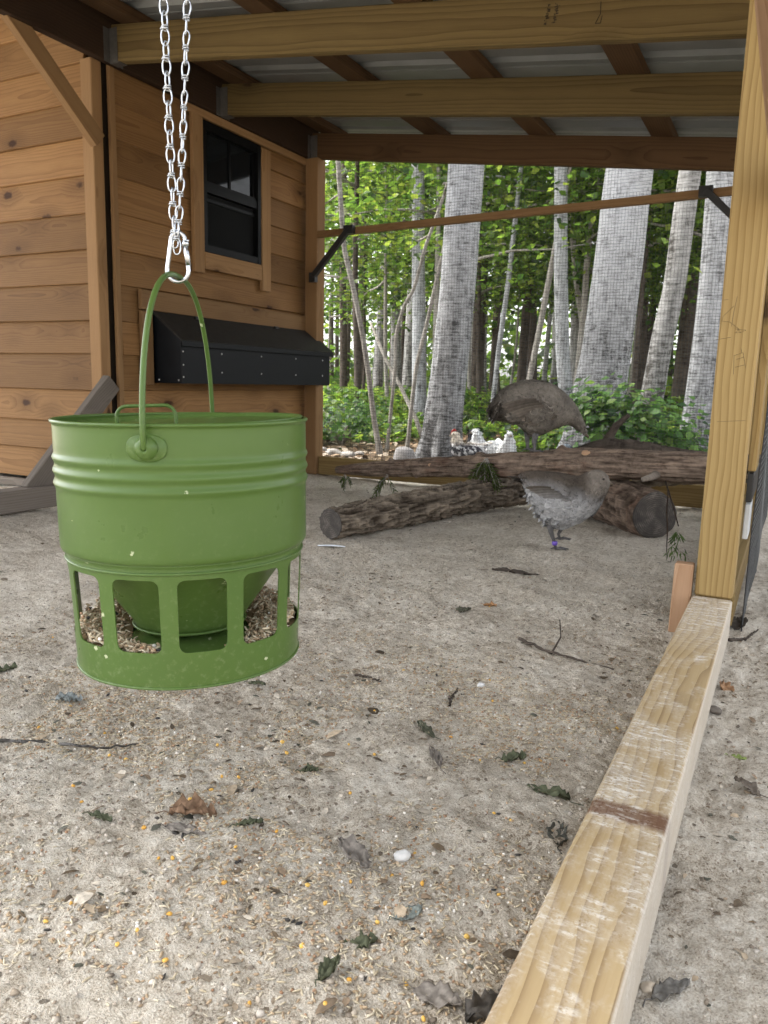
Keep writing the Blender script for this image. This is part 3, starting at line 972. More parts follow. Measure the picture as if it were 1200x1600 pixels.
# skirt with twelve rounded openings
def skirt():
    NW = 12
    ncol = 20
    zt_, zb_ = .1215, .0415
    hw = math.radians(30) * .368
    rc = .0085
    def rad(z): return .1300 + (.1358 - .1300) * (z / .128)
    a_front = math.atan2(fdir.y, fdir.x)
    V, F = [], []
    def vert(a, z):
        r = rad(z); V.append((r * math.cos(a), r * math.sin(a), z)); return len(V) - 1
    for w in range(NW):
        ac = a_front + math.radians(6.0 + w * 30)
        # opening outline as upper/lower curve for columns
        ang = [-15 * math.pi / 180]
        us = np.concatenate([[-hw], -hw + (rc / .133) * (1 - np.cos(np.linspace(0, math.pi / 2, 6)[1:])), np.linspace(-hw + rc / .133, hw - rc / .133, 6)[1:-1],
                             hw - (rc / .133) * (1 - np.cos(np.linspace(math.pi / 2, 0, 6)[:-1])), [hw]])
        def edge(u):
            d = (abs(u) - (hw - rc / .133)) * .133
            if d <= 0: return 0
            return rc - math.sqrt(max(0, rc * rc - d * d))
        colt = []
        for u in us:
            e = edge(u)
            colt.append((vert(ac + u, 0.002), vert(ac + u, .02), vert(ac + u, zb_ + e), vert(ac + u, zt_ - e), vert(ac + u, .1255), vert(ac + u, .1275)))
        for i in range(len(us) - 1):
            a, b = colt[i], colt[i + 1]
            F.append([a[0], b[0], b[1], a[1]]); F.append([a[1], b[1], b[2], a[2]])
            F.append([a[3], b[3], b[4], a[4]]); F.append([a[4], b[4], b[5], a[5]])
        # solid post to the next opening
        l = math.radians(30) - 2 * hw
        prev = colt[-1]
        # share levels along the jamb
        levels = [0.002, .02, zb_ + rc, .06, .08, .10, zt_ - rc, .1255, .1275]
        g = []
        for s in np.linspace(0, 1, 5):
            g.append([vert(ac + hw + s * l, z) for z in levels])
        for i in range(4):
            for j in range(len(levels) - 1):
                F.append([g[i][j], g[i + 1][j], g[i + 1][j + 1], g[i][j + 1]])
    me = bpy.data.meshes.new('skirt')
    me.from_pydata(V, [], F)
    bm = bmesh.new(); bm.from_mesh(me)
    bmesh.ops.remove_doubles(bm, verts=bm.verts, dist=1e-5)
    bmesh.ops.recalc_face_normals(bm, faces=bm.faces)
    for f in bm.faces: f.smooth = True
    bm.to_mesh(me); bm.free()
    return me
sk = obj('skirt', skirt(), M['green'], feeder, FM)
so_ = sk.modifiers.new('thickness', 'SOLIDIFY'); so_.thickness = .0016; so_.offset = -1
es_ = sk.modifiers.new('edges', 'EDGE_SPLIT'); es_.split_angle = math.radians(35)
# rolled hem at the bottom, seam bead at the top of the skirt
def ring(R, z, r, name, flat=(1, 1)):
    th = np.linspace(0, 2 * np.pi, SEG, endpoint=False)
    return obj(name, MB().add(*tube(np.stack([R * np.cos(th), R * np.sin(th), 0 * th + z], -1), r, 8, closed=True, flat=flat)).mesh(name, True), M['green'], feeder, FM)
ring(.1302, .0018, .0017, 'hem')
ring(.1362, .1283, .0017, 'seam_bead')
obj('shoulder', MB().add(*lathe([(.1360, .1290), (.1350, .1325), (.1362, .1352), (.1385, .1375), (.1300, .1385), (.1290, .130), (.1358, .1285)], SEG)).mesh('shoulder', True), M['green'], feeder, FM)
# funnel inside and its lip, tray floor with a centre mound
obj('funnel', MB().add(*lathe([(.1345, .131), (.118, .120), (.066, .046), (.0655, .040), (.0640, .040), (.0645, .047), (.116, .122), (.1335, .1335)], SEG)).mesh('funnel', True), M['green'], feeder, FM)
ring(.0662, .040, .0016, 'funnel_lip')
obj('tray', MB().add(*lathe([(0, .034), (.03, .0325), (.06, .026), (.085, .0165), (.100, .0125), (.126, .0125), (.1292, .014), (.1292, .004), (.127, .003), (0, .003)], SEG)).mesh('tray', True), M['green'], feeder, FM)
# bail ears
eang = math.radians(-14.5)
edir = (fdir * math.cos(eang) + rdir * math.sin(eang)).normalized()
esd = Vector((0, 0, 1)).cross(edir)
ZE = .2595
def to3(v): return np.array([v.x, v.y, v.z])
for s in (1, -1):
    d = edir * s
    sd_ = esd * s
    Mx = FM @ Matrix(((sd_.x, 0, d.x, d.x * .1418), (sd_.y, 0, d.y, d.y * .1418), (0, 1, 0, ZE), (0, 0, 0, 1)))
    # oval plate pressed on the wall, with the domed boss
    V, F = [], []
    plate = []
    for t in np.linspace(0, 2 * np.pi, 40, endpoint=False):
        x = .0205 * np.sign(math.cos(t)) * abs(math.cos(t)) ** .8; yv = .0135 * np.sign(math.sin(t)) * abs(math.sin(t)) ** .8
        plate.append((x, yv))
    for off, sc in ((-.003, 1.0), (.0018, 1.0), (.0028, .95)):
        for x, yv in plate:
            x2, y2 = x * sc, yv * sc
            V.append((x2, y2, off + (math.sqrt(max(0, .1425 ** 2 - x2 * x2)) - .1425)))
    n = 40
    for L in range(2):
        for j in range(n):
            k = (j + 1) % n
            F.append([L * n + j, L * n + k, (L + 1) * n + k, (L + 1) * n + j])
    F.append(list(range(2 * n, 3 * n)))
    ear = obj('bail_ear', MB().add(V, F).mesh('bail_ear', True), M['green'], feeder, Mx)
    bossp = [(.0126, .0005)] + [(.0122 * math.cos(a), .0015 + .0095 * math.sin(a)) for a in np.linspace(0, 1.25, 8)] + [(.0026, .0100), (.0020, .004), (0, .004)]
    obj('boss', MB().add(*lathe(bossp, 32)).mesh('boss', True), M['green'], ear, Mx)
# bail
P = []
a = .1525
H = .1800
top_off = 0.004
P.append(to3(edir * (.147) + Vector((0, 0, ZE - .0015))))
P.append(to3(edir * (.1505) + Vector((0, 0, ZE + .0010))))
for t in np.linspace(0.07, math.pi - .07, 60):
    x = math.cos(t); zz = math.sin(t)
    xx = math.copysign(abs(x) ** 0.80, x)
    P.append(to3(edir * (a * xx) + Vector((0, 0, ZE + .003 + H * zz ** 1.0))))
P.append(to3(edir * (-.1505) + Vector((0, 0, ZE + .0010))))
P.append(to3(edir * (-.147) + Vector((0, 0, ZE - .0015))))
obj('bail_handle', MB().add(*tube(P, .00305, 12)).mesh('bail_handle', True), M['green'], feeder, FM)
# lid, tipped a little, with a loop handle
LM = FM @ Matrix.Translation((rdir * .010 + Vector((0, 0, .2765)))) @ Matrix.Rotation(math.radians(1.6), 4, fdir)
lid = obj('lid', MB().add(*lathe([(0, -.002), (.06, -.002), (.118, -.001), (.1275, .002), (.1290, .0055), (.1280, .0062), (.1268, .004), (.117, .001), (.06, 0), (0, 0)], SEG)).mesh('lid', True), M['green'], feeder, LM)
hc = -rdir * .050 + fdir * .02
ha = (rdir * .9 + fdir * .1).normalized()
P = []
W2, HH, rr = .0325, .0235, .012
for t in np.linspace(0, 1, 5): P.append(to3(hc - ha * W2 + Vector((0, 0, -.001 + (HH - rr) * t))))
for t in np.linspace(0, math.pi / 2, 8)[1:]: P.append(to3(hc - ha * (W2 - rr + rr * math.cos(t)) + Vector((0, 0, HH - rr + rr * math.sin(t) - .001))))
for t in np.linspace(0, math.pi / 2, 8): P.append(to3(hc + ha * (W2 - rr + rr * math.sin(t)) + Vector((0, 0, HH - rr + rr * math.cos(t) - .001))))
for t in np.linspace(1, 0, 5)[1:]: P.append(to3(hc + ha * W2 + Vector((0, 0, -.001 + (HH - rr) * t))))
obj('lid_handle', MB().add(*tube(P, .0020, 10)).mesh('lid_handle', True), M['green'], lid, LM)

# ------------------------------------------------------------------ grain
GCOL = {'oat': ((.46, .39, .27), (.60, .54, .42)), 'wheat': ((.32, .235, .145), (.45, .35, .24)), 'corn': ((.62, .33, .06), (.70, .46, .12)),
        'milo': ((.28, .16, .09), (.42, .28, .18)), 'white': ((.72, .68, .60), (.78, .76, .72)), 'dark': ((.02, .02, .022), (.05, .045, .04))}
GSZ = {'oat': (.0046, .0011, .0010), 'wheat': (.0032, .0015, .0014), 'corn': (.0034, .0028, .0022), 'milo': (.0020, .0018, .0017), 'white': (.0021, .0019, .0018), 'dark': (.0046, .0022, .0016)}
def grains(N, pos, kinds, probs, scale=1.0, flatness=.35):
    """batch of little seeds: 3 rings of five + tips"""
    ks = rng.choice(len(kinds), N, p=probs)
    S = np.array([GSZ[k] for k in kinds])[ks] * (0.75 + .5 * rng.random((N, 1))) * scale
    lo = np.array([GCOL[k][0] for k in kinds])[ks]; hi = np.array([GCOL[k][1] for k in kinds])[ks]
    Cc = lo + (hi - lo) * rng.random((N, 1))
    th = np.arange(5) * 2 * np.pi / 5
    tmpl = [(-1, 0, 0)]
    for x, r in ((-.55, .8), (.05, 1.0), (.6, .75)):
        tmpl += [(x, r * math.cos(t), r * math.sin(t)) for t in th]
    tmpl.append((1, 0, 0))
    tmpl = np.array(tmpl)
    fc = []
    for j in range(5):
        k = (j + 1) % 5
        fc.append((0, 1 + k, 1 + j))
        for L in (0, 1):
            a = 1 + L * 5
            fc.append((a + j, a + k, a + 5 + k)); fc.append((a + j, a + 5 + k, a + 5 + j))
        fc.append((11 + j, 11 + k, 16))
    fc = np.array(fc)
    yaw = rng.random(N) * 2 * np.pi
    pit = rng.normal(0, flatness, N)
    rol = rng.random(N) * 2 * np.pi
    L = tmpl[None] * S[:, None, :]
    cr, sr = np.cos(rol)[:, None], np.sin(rol)[:, None]
    y, z = L[:, :, 1] * cr - L[:, :, 2] * sr, L[:, :, 1] * sr + L[:, :, 2] * cr
    x = L[:, :, 0]
    cp, sp = np.cos(pit)[:, None], np.sin(pit)[:, None]
    x, z = x * cp - z * sp, x * sp + z * cp
    cy, sy = np.cos(yaw)[:, None], np.sin(yaw)[:, None]
    x, y = x * cy - y * sy, x * sy + y * cy
    Vv = np.stack([x, y, z], -1) + pos[:, None, :]
    Ff = fc[None] + (np.arange(N) * 17)[:, None, None]
    return Vv.reshape(-1, 3), Ff.reshape(-1, 3), np.repeat(Cc, 17, 0)
kinds = ['oat', 'wheat', 'corn', 'milo', 'white', 'dark']
# inside the tray
N = 3600
ang = rng.random(N) * 2 * np.pi
rad_ = .068 + .057 * np.sqrt(rng.random(N))
frontness = np.cos(ang - math.atan2(fdir.y, fdir.x))
sideness = np.sin(ang - math.atan2(fdir.y, fdir.x))
pile = .020 + .016 * np.clip((rad_ - .07) / .05, 0, 1) + .010 * (np.abs(sideness) ** 1.5) - .012 * np.clip(frontness - .6, 0, 1) / .4 * (sideness > -.2) + .003 * rng.normal(size=N) + .012 * np.clip(-frontness, 0, 1)
keep = ~((frontness > .80) & (sideness > -.16) & (sideness < .45) & (rng.random(N) < .93))
tl = np.stack([rad_ * np.cos(ang), rad_ * np.sin(ang), pile], -1)[keep]
FMn = np.array(FM)
tp = tl @ FMn[:3, :3].T + FMn[:3, 3]
Vg, Fg, Cg = grains(len(tp), tp, kinds, [.40, .50, .005, .075, .015, .005], 1.0, .5)
o = obj('tray_grain', fast_mesh('tray_grain', Vg, Fg, True, Cg), M['grain'])
tag(o, 'mixed seed heaped in the tray of the green feeder', 'grain', kind='stuff')
# underlying heap so that no tray shows between the seeds
pb = []
for (r, z) in ((.071, .015), (.080, .0185), (.095, .0235), (.110, .0275), (.127, .0285)):
    pb.append((r, z - .001))
V_, F_ = lathe(pb, 72)
a_ = np.arctan2(V_[:, 1], V_[:, 0]) - math.atan2(fdir.y, fdir.x)
V_[:, 2] += .008 * np.abs(np.sin(a_)) ** 1.5 + .012 * np.clip(-np.cos(a_), 0, 1) - .016 * np.clip(np.cos(a_) - .5, 0, 1) / .5 * (np.sin(a_) > -.25)
V_[:, 2] += .0015 * vnoise(V_ * 160, 5)
V_ = V_ @ FMn[:3, :3].T + FMn[:3, 3]
o2 = obj('seed_dust', MB().add(V_, F_, (.30, .215, .125)).mesh('seed_dust', True), M['litter'], o)

# spilled on the ground
def spill(N, x0, x1, y0, y1, dens):
    X = rng.uniform(x0, x1, N); Y = rng.uniform(y0, y1, N)
    k = rng.random(N) < dens(X, Y)
    return X[k], Y[k]
def dens(X, Y):
    P = np.stack([X, Y, 0 * X], -1)
    cl = np.clip(.45 + 1.25 * fbm(P * 6, 3, 77), 0.03, 1.7)
    d = np.hypot((X + .72) / .62, (Y - .92) / .52)
    base = np.clip(1.35 - d, 0, 1) ** .9 + .05
    base = base + .28 * np.exp(-((X + .27) / .14) ** 2) * np.exp(-((Y - 1.0) / .5) ** 2)
    base = np.where(X > -.17, 0, base)
    return np.clip(base * cl, 0, 1)
X, Y = spill(74000, -1.7, -.165, .35, 2.3, dens)
pos = np.stack([X, Y, ground_h(X, Y) + .0008], -1)
Vg, Fg, Cg = grains(len(X), pos, kinds, [.46, .43, .003, .08, .022, .005], .98, .18)
Cg = Cg * (.8 + .3 * rng.random((len(X), 1)).repeat(17, 0))
o = obj('spilled_grain', fast_mesh('spilled_grain', Vg, Fg, True, Cg), M['grain'])
tag(o, 'oats, wheat and seed scattered over the sand beneath the feeder', 'grain', kind='stuff')
# bright corn kernels at the spots where the photo shows them
cp = [(270, 1357), (265, 1445), (72, 1452), (215, 1472), (184, 1492), (373, 1214), (128, 1260), (547, 1243), (585, 1180), (448, 1178), (548, 1372), (590, 1430), (508, 1580),
      (662, 1585), (635, 1530), (798, 1285), (780, 1390), (545, 1168), (472, 1480), (730, 1445), (820, 1180), (765, 945), (432, 1297), (368, 1328), (330, 1230), (225, 1300), (660, 1375), (770, 1090), (585, 1108), (750, 1188)]
pp = np.array([on_z(x, y, 0.0) for x, y in cp]); pp[:, 2] = ground_h(pp[:, 0], pp[:, 1]) + .002
Vg, Fg, Cg = grains(len(pp), pp, ['corn'], [1.0], .98, .3)
o = obj('corn_kernels', fast_mesh('corn_kernels', Vg, Fg, True, Cg), M['grain'])
tag(o, 'bright yellow and orange corn kernels dotted over the sand', 'corn', kind='stuff')

# fine debris: chips, crumbs, needles all over
def blades(pos, yaw, L, Wd, colr, lift=.25, curl=.2, arch=.3):
    """little curved lens-shaped flakes (8 verts)"""
    n = len(pos)
    t = np.array([-1, -.4, .4, 1.])
    w = np.array([.25, 1., .9, .15])
    V = np.zeros((n, 8, 3))
    for i in range(4):
        zc = arch * (1 - t[i] ** 2) * L * .5
        V[:, i * 2, 0] = t[i] * L; V[:, i * 2 + 1, 0] = t[i] * L
        V[:, i * 2, 1] = w[i] * Wd; V[:, i * 2 + 1, 1] = -w[i] * Wd
        V[:, i * 2, 2] = zc + curl * Wd * w[i]; V[:, i * 2 + 1, 2] = zc - curl * Wd * w[i] * 0
    pit = rng.normal(0, lift, n)[:, None]
    x = V[:, :, 0] * np.cos(pit) - V[:, :, 2] * np.sin(pit); z = V[:, :, 0] * np.sin(pit) + V[:, :, 2] * np.cos(pit)
    cy, sy = np.cos(yaw)[:, None], np.sin(yaw)[:, None]
    X2 = x * cy - V[:, :, 1] * sy; Y2 = x * sy + V[:, :, 1] * cy
    Vv = np.stack([X2, Y2, z], -1) + pos[:, None, :]
    f = np.array([(0, 2, 3, 1), (2, 4, 5, 3), (4, 6, 7, 5)])
    Ff = f[None] + (np.arange(n) * 8)[:, None, None]
    return Vv.reshape(-1, 3), Ff.reshape(-1, 4), np.repeat(colr, 8, 0)
N = 9000
X = np.concatenate([rng.uniform(-2.5, .9, N // 2), rng.uniform(-1.2, 1.0, N // 2)]); Y = np.concatenate([rng.uniform(.3, 3.9, N // 2), rng.uniform(.3, 2.2, N // 2)])
inside = (X < -.17) | (X > -.06)
keep = inside & (rng.random(N) < np.clip(.5 + .8 * fbm(np.stack([X, Y, 0 * X], -1) * 3, 3, 99), .1, 1))
X, Y = X[keep], Y[keep]
n = len(X)
Ls = rng.gamma(2.0, .0016, n) + .0012
pal = np.array([(.09, .07, .05), (.14, .105, .07), (.22, .165, .115), (.36, .29, .21), (.10, .10, .08), (.48, .43, .36), (.30, .25, .19)])
cc = pal[rng.integers(0, len(pal), n)] * (.7 + .6 * rng.random((n, 1)))
Vb, Fb, Cb = blades(np.stack([X, Y, ground_h(X, Y) + .001], -1), rng.random(n) * 6.28, Ls, Ls * rng.uniform(.2, .8, n), cc)
o = obj('debris', fast_mesh('debris', Vb, Fb, False, Cb), M['litter'])
tag(o, 'crumbs of bark, leaf and wood chips strewn over the sand', 'debris', kind='stuff')
# small pebbles and soil clods
def pebbles(X, Y, R, colr):
    V0 = []; bm = bmesh.new(); bmesh.ops.create_icosphere(bm, subdivisions=1, radius=1)
    T = np.array([v.co[:] for v in bm.verts]); Fc = np.array([[v.index for v in f.verts] for f in bm.faces]); bm.free()
    n = len(X); k = len(T)
    S = R[:, None] * rng.uniform(.6, 1.3, (n, 3)); S[:, 2] *= .6
    jit = 1 + .22 * rng.normal(size=(n, k, 1))
    yaw = rng.random(n) * 6.28
    L = T[None] * jit * S[:, None]
    x = L[:, :, 0] * np.cos(yaw)[:, None] - L[:, :, 1] * np.sin(yaw)[:, None]; y = L[:, :, 0] * np.sin(yaw)[:, None] + L[:, :, 1] * np.cos(yaw)[:, None]
    P = np.stack([X, Y, ground_h(X, Y) + R * .15], -1)
    Vv = np.stack([x, y, L[:, :, 2]], -1) + P[:, None]
    return Vv.reshape(-1, 3), (Fc[None] + (np.arange(n) * k)[:, None, None]).reshape(-1, 3), np.repeat(colr, k, 0)
N = 24000
X = np.concatenate([rng.uniform(-1.7, -.17, N * 3 // 4), rng.uniform(-.06, .8, N - N * 3 // 4)]); Y = .35 + 2.3 * rng.random(N) ** 1.4
R_ = np.minimum(rng.gamma(1.5, .0008, N) + .0006, .0036)
pal = np.array([(.38, .33, .27), (.46, .41, .35), (.30, .25, .195), (.50, .46, .41), (.22, .185, .15)])
Vp, Fp, Cp = pebbles(X, Y, R_, pal[rng.integers(0, 5, N)] * (.8 + .35 * rng.random((N, 1))))
o = obj('soil_clods', fast_mesh('soil_clods', Vp, Fp, True, Cp), M['stone'])
tag(o, 'fine pale clods and grit on the sandy ground', 'grit', kind='stuff')

# single pebbles one can point at
def pebble(px, py, size, colr, label):
    p = on_z(px, py, 0.0); me_b = bmesh.new(); bmesh.ops.create_icosphere(me_b, subdivisions=3, radius=1)
    T = np.array([v.co[:] for v in me_b.verts]); Fc = [[v.index for v in f.verts] for f in me_b.faces]; me_b.free()
    T = T * (1 + .22 * fbm(T * 1.6 + px, 3, 5)[:, None]) * np.array([1.1, .85, .62]) * size
    o = obj('pebble', MB().add(T, Fc, colr).mesh('pebble', True), M['stone'], None, Matrix.Translation((p[0], p[1], gz(p[0], p[1]) + size * .3)) @ Matrix.Rotation(px, 4, 'Z'))
    tag(o, label, 'pebble', 'loose pebbles on the sand')
pebble(629, 1332, .0095, (.62, .62, .61), 'white pebble beside the curled grey leaf in the foreground')
pebble(1015, 1528, .0085, (.52, .45, .36), 'tan pebble on the bare soil outside the sill, low in the picture')
pebble(752, 1062, .008, (.7, .7, .7), 'small pale chip of stone beyond the feeder, in mid run')
pebble(1118, 1098, .012, (.16, .14, .12), 'dark clod of earth tucked against the outer side of the sill')

# ------------------------------------------------------------------ leaves, twigs on the ground
def dead_leaf(px, py, L, Wd, yaw, c1, c2, label, lobes=0, curl=.5, zoff=.002):
    p = on_z(px, py, 0.0)
    n, m = 14, 9
    V = []; C = []
    r2 = np.random.default_rng(int(px * 7 + py))
    for i in range(n):
        u = i / (n - 1)
        w = math.sin(math.pi * min(1, u * .96 + .02)) ** .75 * (1 - .25 * u)
        if lobes: w *= .72 + .28 * math.sin(u * lobes * 2 * math.pi) ** 2
        w *= 1 + .12 * r2.normal()
        for j in range(m):
            v = j / (m - 1) * 2 - 1
            x = (u - .5) * L
            yv = v * w * Wd * .5
            z = curl * Wd * .35 * (abs(v) ** 1.6) * w + .10 * L * math.sin(u * 3 + px) * curl + .06 * Wd * math.sin(u * 17 + v * 5) + .004 * r2.normal() * curl
            V.append((x, yv, max(z, -.002)))
            t = r2.random() * .5 + .25 + (.25 if abs(v) < .1 else 0)
            C.append([a + (b - a) * t for a, b in zip(c1, c2)])
    F = [[i * m + j, (i + 1) * m + j, (i + 1) * m + j + 1, i * m + j + 1] for i in range(n - 1) for j in range(m - 1)]
    mb = MB(); mb.add(V, F, np.array(C))
    o = obj('fallen_leaf', mb.mesh('fallen_leaf', True), M['litter'], None, Matrix.Translation((p[0], p[1], gz(p[0], p[1]) + zoff)) @ Matrix.Rotation(yaw, 4, 'Z'))
    md = o.modifiers.new('t', 'SOLIDIFY'); md.thickness = .0005
    stem = tube([(-L * .5, 0, .001), (-L * .62, .002, .003), (-L * .78, -.003, .002)], .0007, 5)
    obj('stalk', MB().add(*stem, c1).mesh('stalk'), M['litter'], o, o.matrix_basis.copy())
    tag(o, label, 'leaf', 'fallen leaves on the sand')
br1, br2 = (.13, .075, .045), (.26, .17, .11)
gy1, gy2 = (.13, .115, .10), (.25, .225, .20)
gn1, gn2 = (.055, .065, .040), (.12, .13, .080)
dead_leaf(302, 1282, .062, .038, .5, br1, br2, 'brown curled dead leaf below the feeder, left of centre', 0, .9)
dead_leaf(290, 1306, .055, .020, .3, gy1, gy2, 'thin grey leaf tucked under the brown curled leaf', 0, .3)
dead_leaf(552, 1336, .064, .036, 2.7, gy1, gy2, 'torn grey leaf with a dark stalk beside the white pebble', 3, .5)
dead_leaf(563, 1466, .040, .024, .9, gn1, gn2, 'larger dark green leaf scrap in the foreground sand', 2, .8)
dead_leaf(515, 1518, .034, .018, 1.5, gn1, gn2, 'dark green leaf scrap nearest the bottom edge of the picture', 0, .8)
dead_leaf(390, 1290, .036, .012, .9, gn1, gn2, 'narrow green leaf just beside and beyond the brown curled leaf', 0, .6)
dead_leaf(158, 1290, .034, .014, .2, gn1, gn2, 'small green leaf scrap at the left, level with the brown leaf', 0, .5)
dead_leaf(483, 1205, .028, .016, .7, gn1, gn2, 'small dark green leaf curl right of the feeder shadow', 0, .7)
dead_leaf(108, 1092, .045, .026, .8, (.16, .18, .18), (.30, .33, .33), 'bluish grey crumpled leaf on the sand left of the feeder base', 0, .8)
dead_leaf(402, 1067, .034, .014, .3, gn1, gn2, 'dark leaf scrap close behind the right side of the feeder base', 0, .5)
dead_leaf(680, 1190, .075, .020, 2.2, gy1, gy2, 'feathery grey leaf lying in the middle of the run', 5, .4)
dead_leaf(665, 1135, .060, .020, 2.5, gn1, (.16, .16, .12), 'dull green leaf beyond the feathery grey leaf', 3, .5)
dead_leaf(803, 1178, .040, .028, .6, gn1, gn2, 'dark green crumpled leaf between feeder and sill', 2, .9)
dead_leaf(856, 1236, .070, .026, 2.9, gn1, gn2, 'long dark green leaf lying close to the sill', 2, .9)
dead_leaf(870, 1300, .060, .034, 1.9, (.05, .05, .042), (.10, .10, .085), 'dark leaf clump pressed against the inner side of the sill', 3, 1.0)
dead_leaf(768, 1560, .070, .034, 1.2, (.045, .042, .038), (.12, .11, .10), 'dark crumpled leaf by the sill at the bottom of the picture', 2, .9)
dead_leaf(684, 1552, .050, .032, .1, gy1, gy2, 'flat grey leaf scrap low in the foreground near the sill', 0, .4)
dead_leaf(638, 1420, .036, .024, 1.0, (.14, .16, .15), (.26, .29, .27), 'grey green leaf scrap right of the larger dark green one', 0, .6)
dead_leaf(806, 889, .15, .055, .3, (.05, .042, .034), (.11, .09, .075), 'dark flat bark-like leaf in front of the small hen', 3, .35)
dead_leaf(722, 948, .07, .03, 1.2, gn1, (.14, .13, .10), 'dark leaf scrap in mid run, left of the orange crumb', 2, .5)
dead_leaf(766, 943, .035, .022, .2, (.28, .14, .06), (.42, .25, .13), 'small orange brown leaf crumb in mid run', 0, .6)
dead_leaf(1136, 1068, .055, .030, 2.0, (.22, .12, .06), (.44, .28, .17), 'orange skeletal leaf on the soil outside the sill', 4, .8)
dead_leaf(1156, 1166, .030, .013, .1, (.16, .22, .06), (.30, .36, .13), 'fresh pale green leaf on the soil outside the sill', 0, .3)
dead_leaf(1155, 972, .07, .05, 1.4, (.03, .026, .022), (.09, .075, .06), 'blackened curled leaf by the outer foot of the post', 2, 1.1)
dead_leaf(1168, 1222, .05, .025, 2.4, (.10, .085, .07), (.2, .17, .14), 'brown grey leaf fragment outside the sill at the right edge', 2, .6)
dead_leaf(1050, 1530, .055, .020, 1.0, (.10, .095, .09), (.2, .19, .17), 'thin dark leaf fragment on outside soil near the bottom', 0, .5)
dead_leaf(5, 1040, .05, .025, .9, gn1, gn2, 'dark green leaf at the left edge of the picture', 2, .8)

def twig(name, pix, r, label, mat, zo=.003, branch=None, cat='twig'):
    P = [on_z(x, y, 0.0) for x, y in pix]
    P = np.array([(p[0], p[1], gz(p[0], p[1]) + zo) for p in P])
    # resample
    t = np.linspace(0, len(P) - 1, 26)
    Q = np.stack([np.interp(t, range(len(P)), P[:, i]) for i in range(3)], -1)
    Q += .0012 * rng.normal(size=Q.shape)
    rr = r * np.linspace(1, .45, len(Q)) * (1 + .15 * np.sin(np.arange(len(Q)) * 2.1))
    mb = MB(); mb.add(*tube(Q, rr, 7))
    if branch:
        B = [on_z(x, y, 0.0) for x, y in branch]; B = np.array([(p[0], p[1], gz(p[0], p[1]) + zo + .012 * i) for i, p in enumerate(B)])
        mb.add(*tube(B, r * np.linspace(.7, .3, len(B)), 6))
    o = obj(name, mb.mesh(name, True), mat)
    tag(o, label, cat)
twig('twig', [(-30, 1152), (30, 1157), (100, 1160), (160, 1164), (216, 1157)], .0030, 'grey knobbly twig lying on the sand at the left edge', M['barkgrey'])
twig('twig', [(812, 996), (850, 1012), (900, 1025), (960, 1040)], .0038, 'thin brown forked twig lying in mid run near the sill', M['barkdark'], .004, [(862, 1015), (876, 998), (874, 980)])
twig('twig', [(1140, 996), (1165, 990), (1185, 978)], .004, 'short dark stick on the soil by the outer foot of the post', M['barkdark'])
twig('twig', [(556, 1046), (575, 1052), (596, 1060)], .0028, 'short thin twig right of the feeder base', M['barkdark'])
twig('twig', [(702, 1098), (706, 1084), (716, 1074)], .0026, 'tiny bent twig in mid run beyond the feathery leaf', M['barkdark'])
# pale feather by the end of the left log
p = on_z(518, 850, 0.0)
V, F = [], []
for i in range(12):
    u = i / 11; w = .011 * math.sin(math.pi * (u * .92 + .06)) ** .6
    for v in (-1, 0, 1): V.append(((u - .5) * .10, v * w, .004 + .003 * (1 - abs(v)) + .004 * math.sin(u * 3)))
for i in range(11):
    for j in range(2): F.append([i * 3 + j, (i + 1) * 3 + j, (i + 1) * 3 + j + 1, i * 3 + j + 1])
o = obj('feather', MB().add(V, F, (.62, .66, .70)).mesh('feather', True), M['feather'], None, Matrix.Translation((p[0], p[1], gz(p[0], p[1]))) @ Matrix.Rotation(.35, 4, 'Z'))
o.modifiers.new('t', 'SOLIDIFY').thickness = .0008
tag(o, 'pale feather lying at the cut end of the rough log', 'feather')

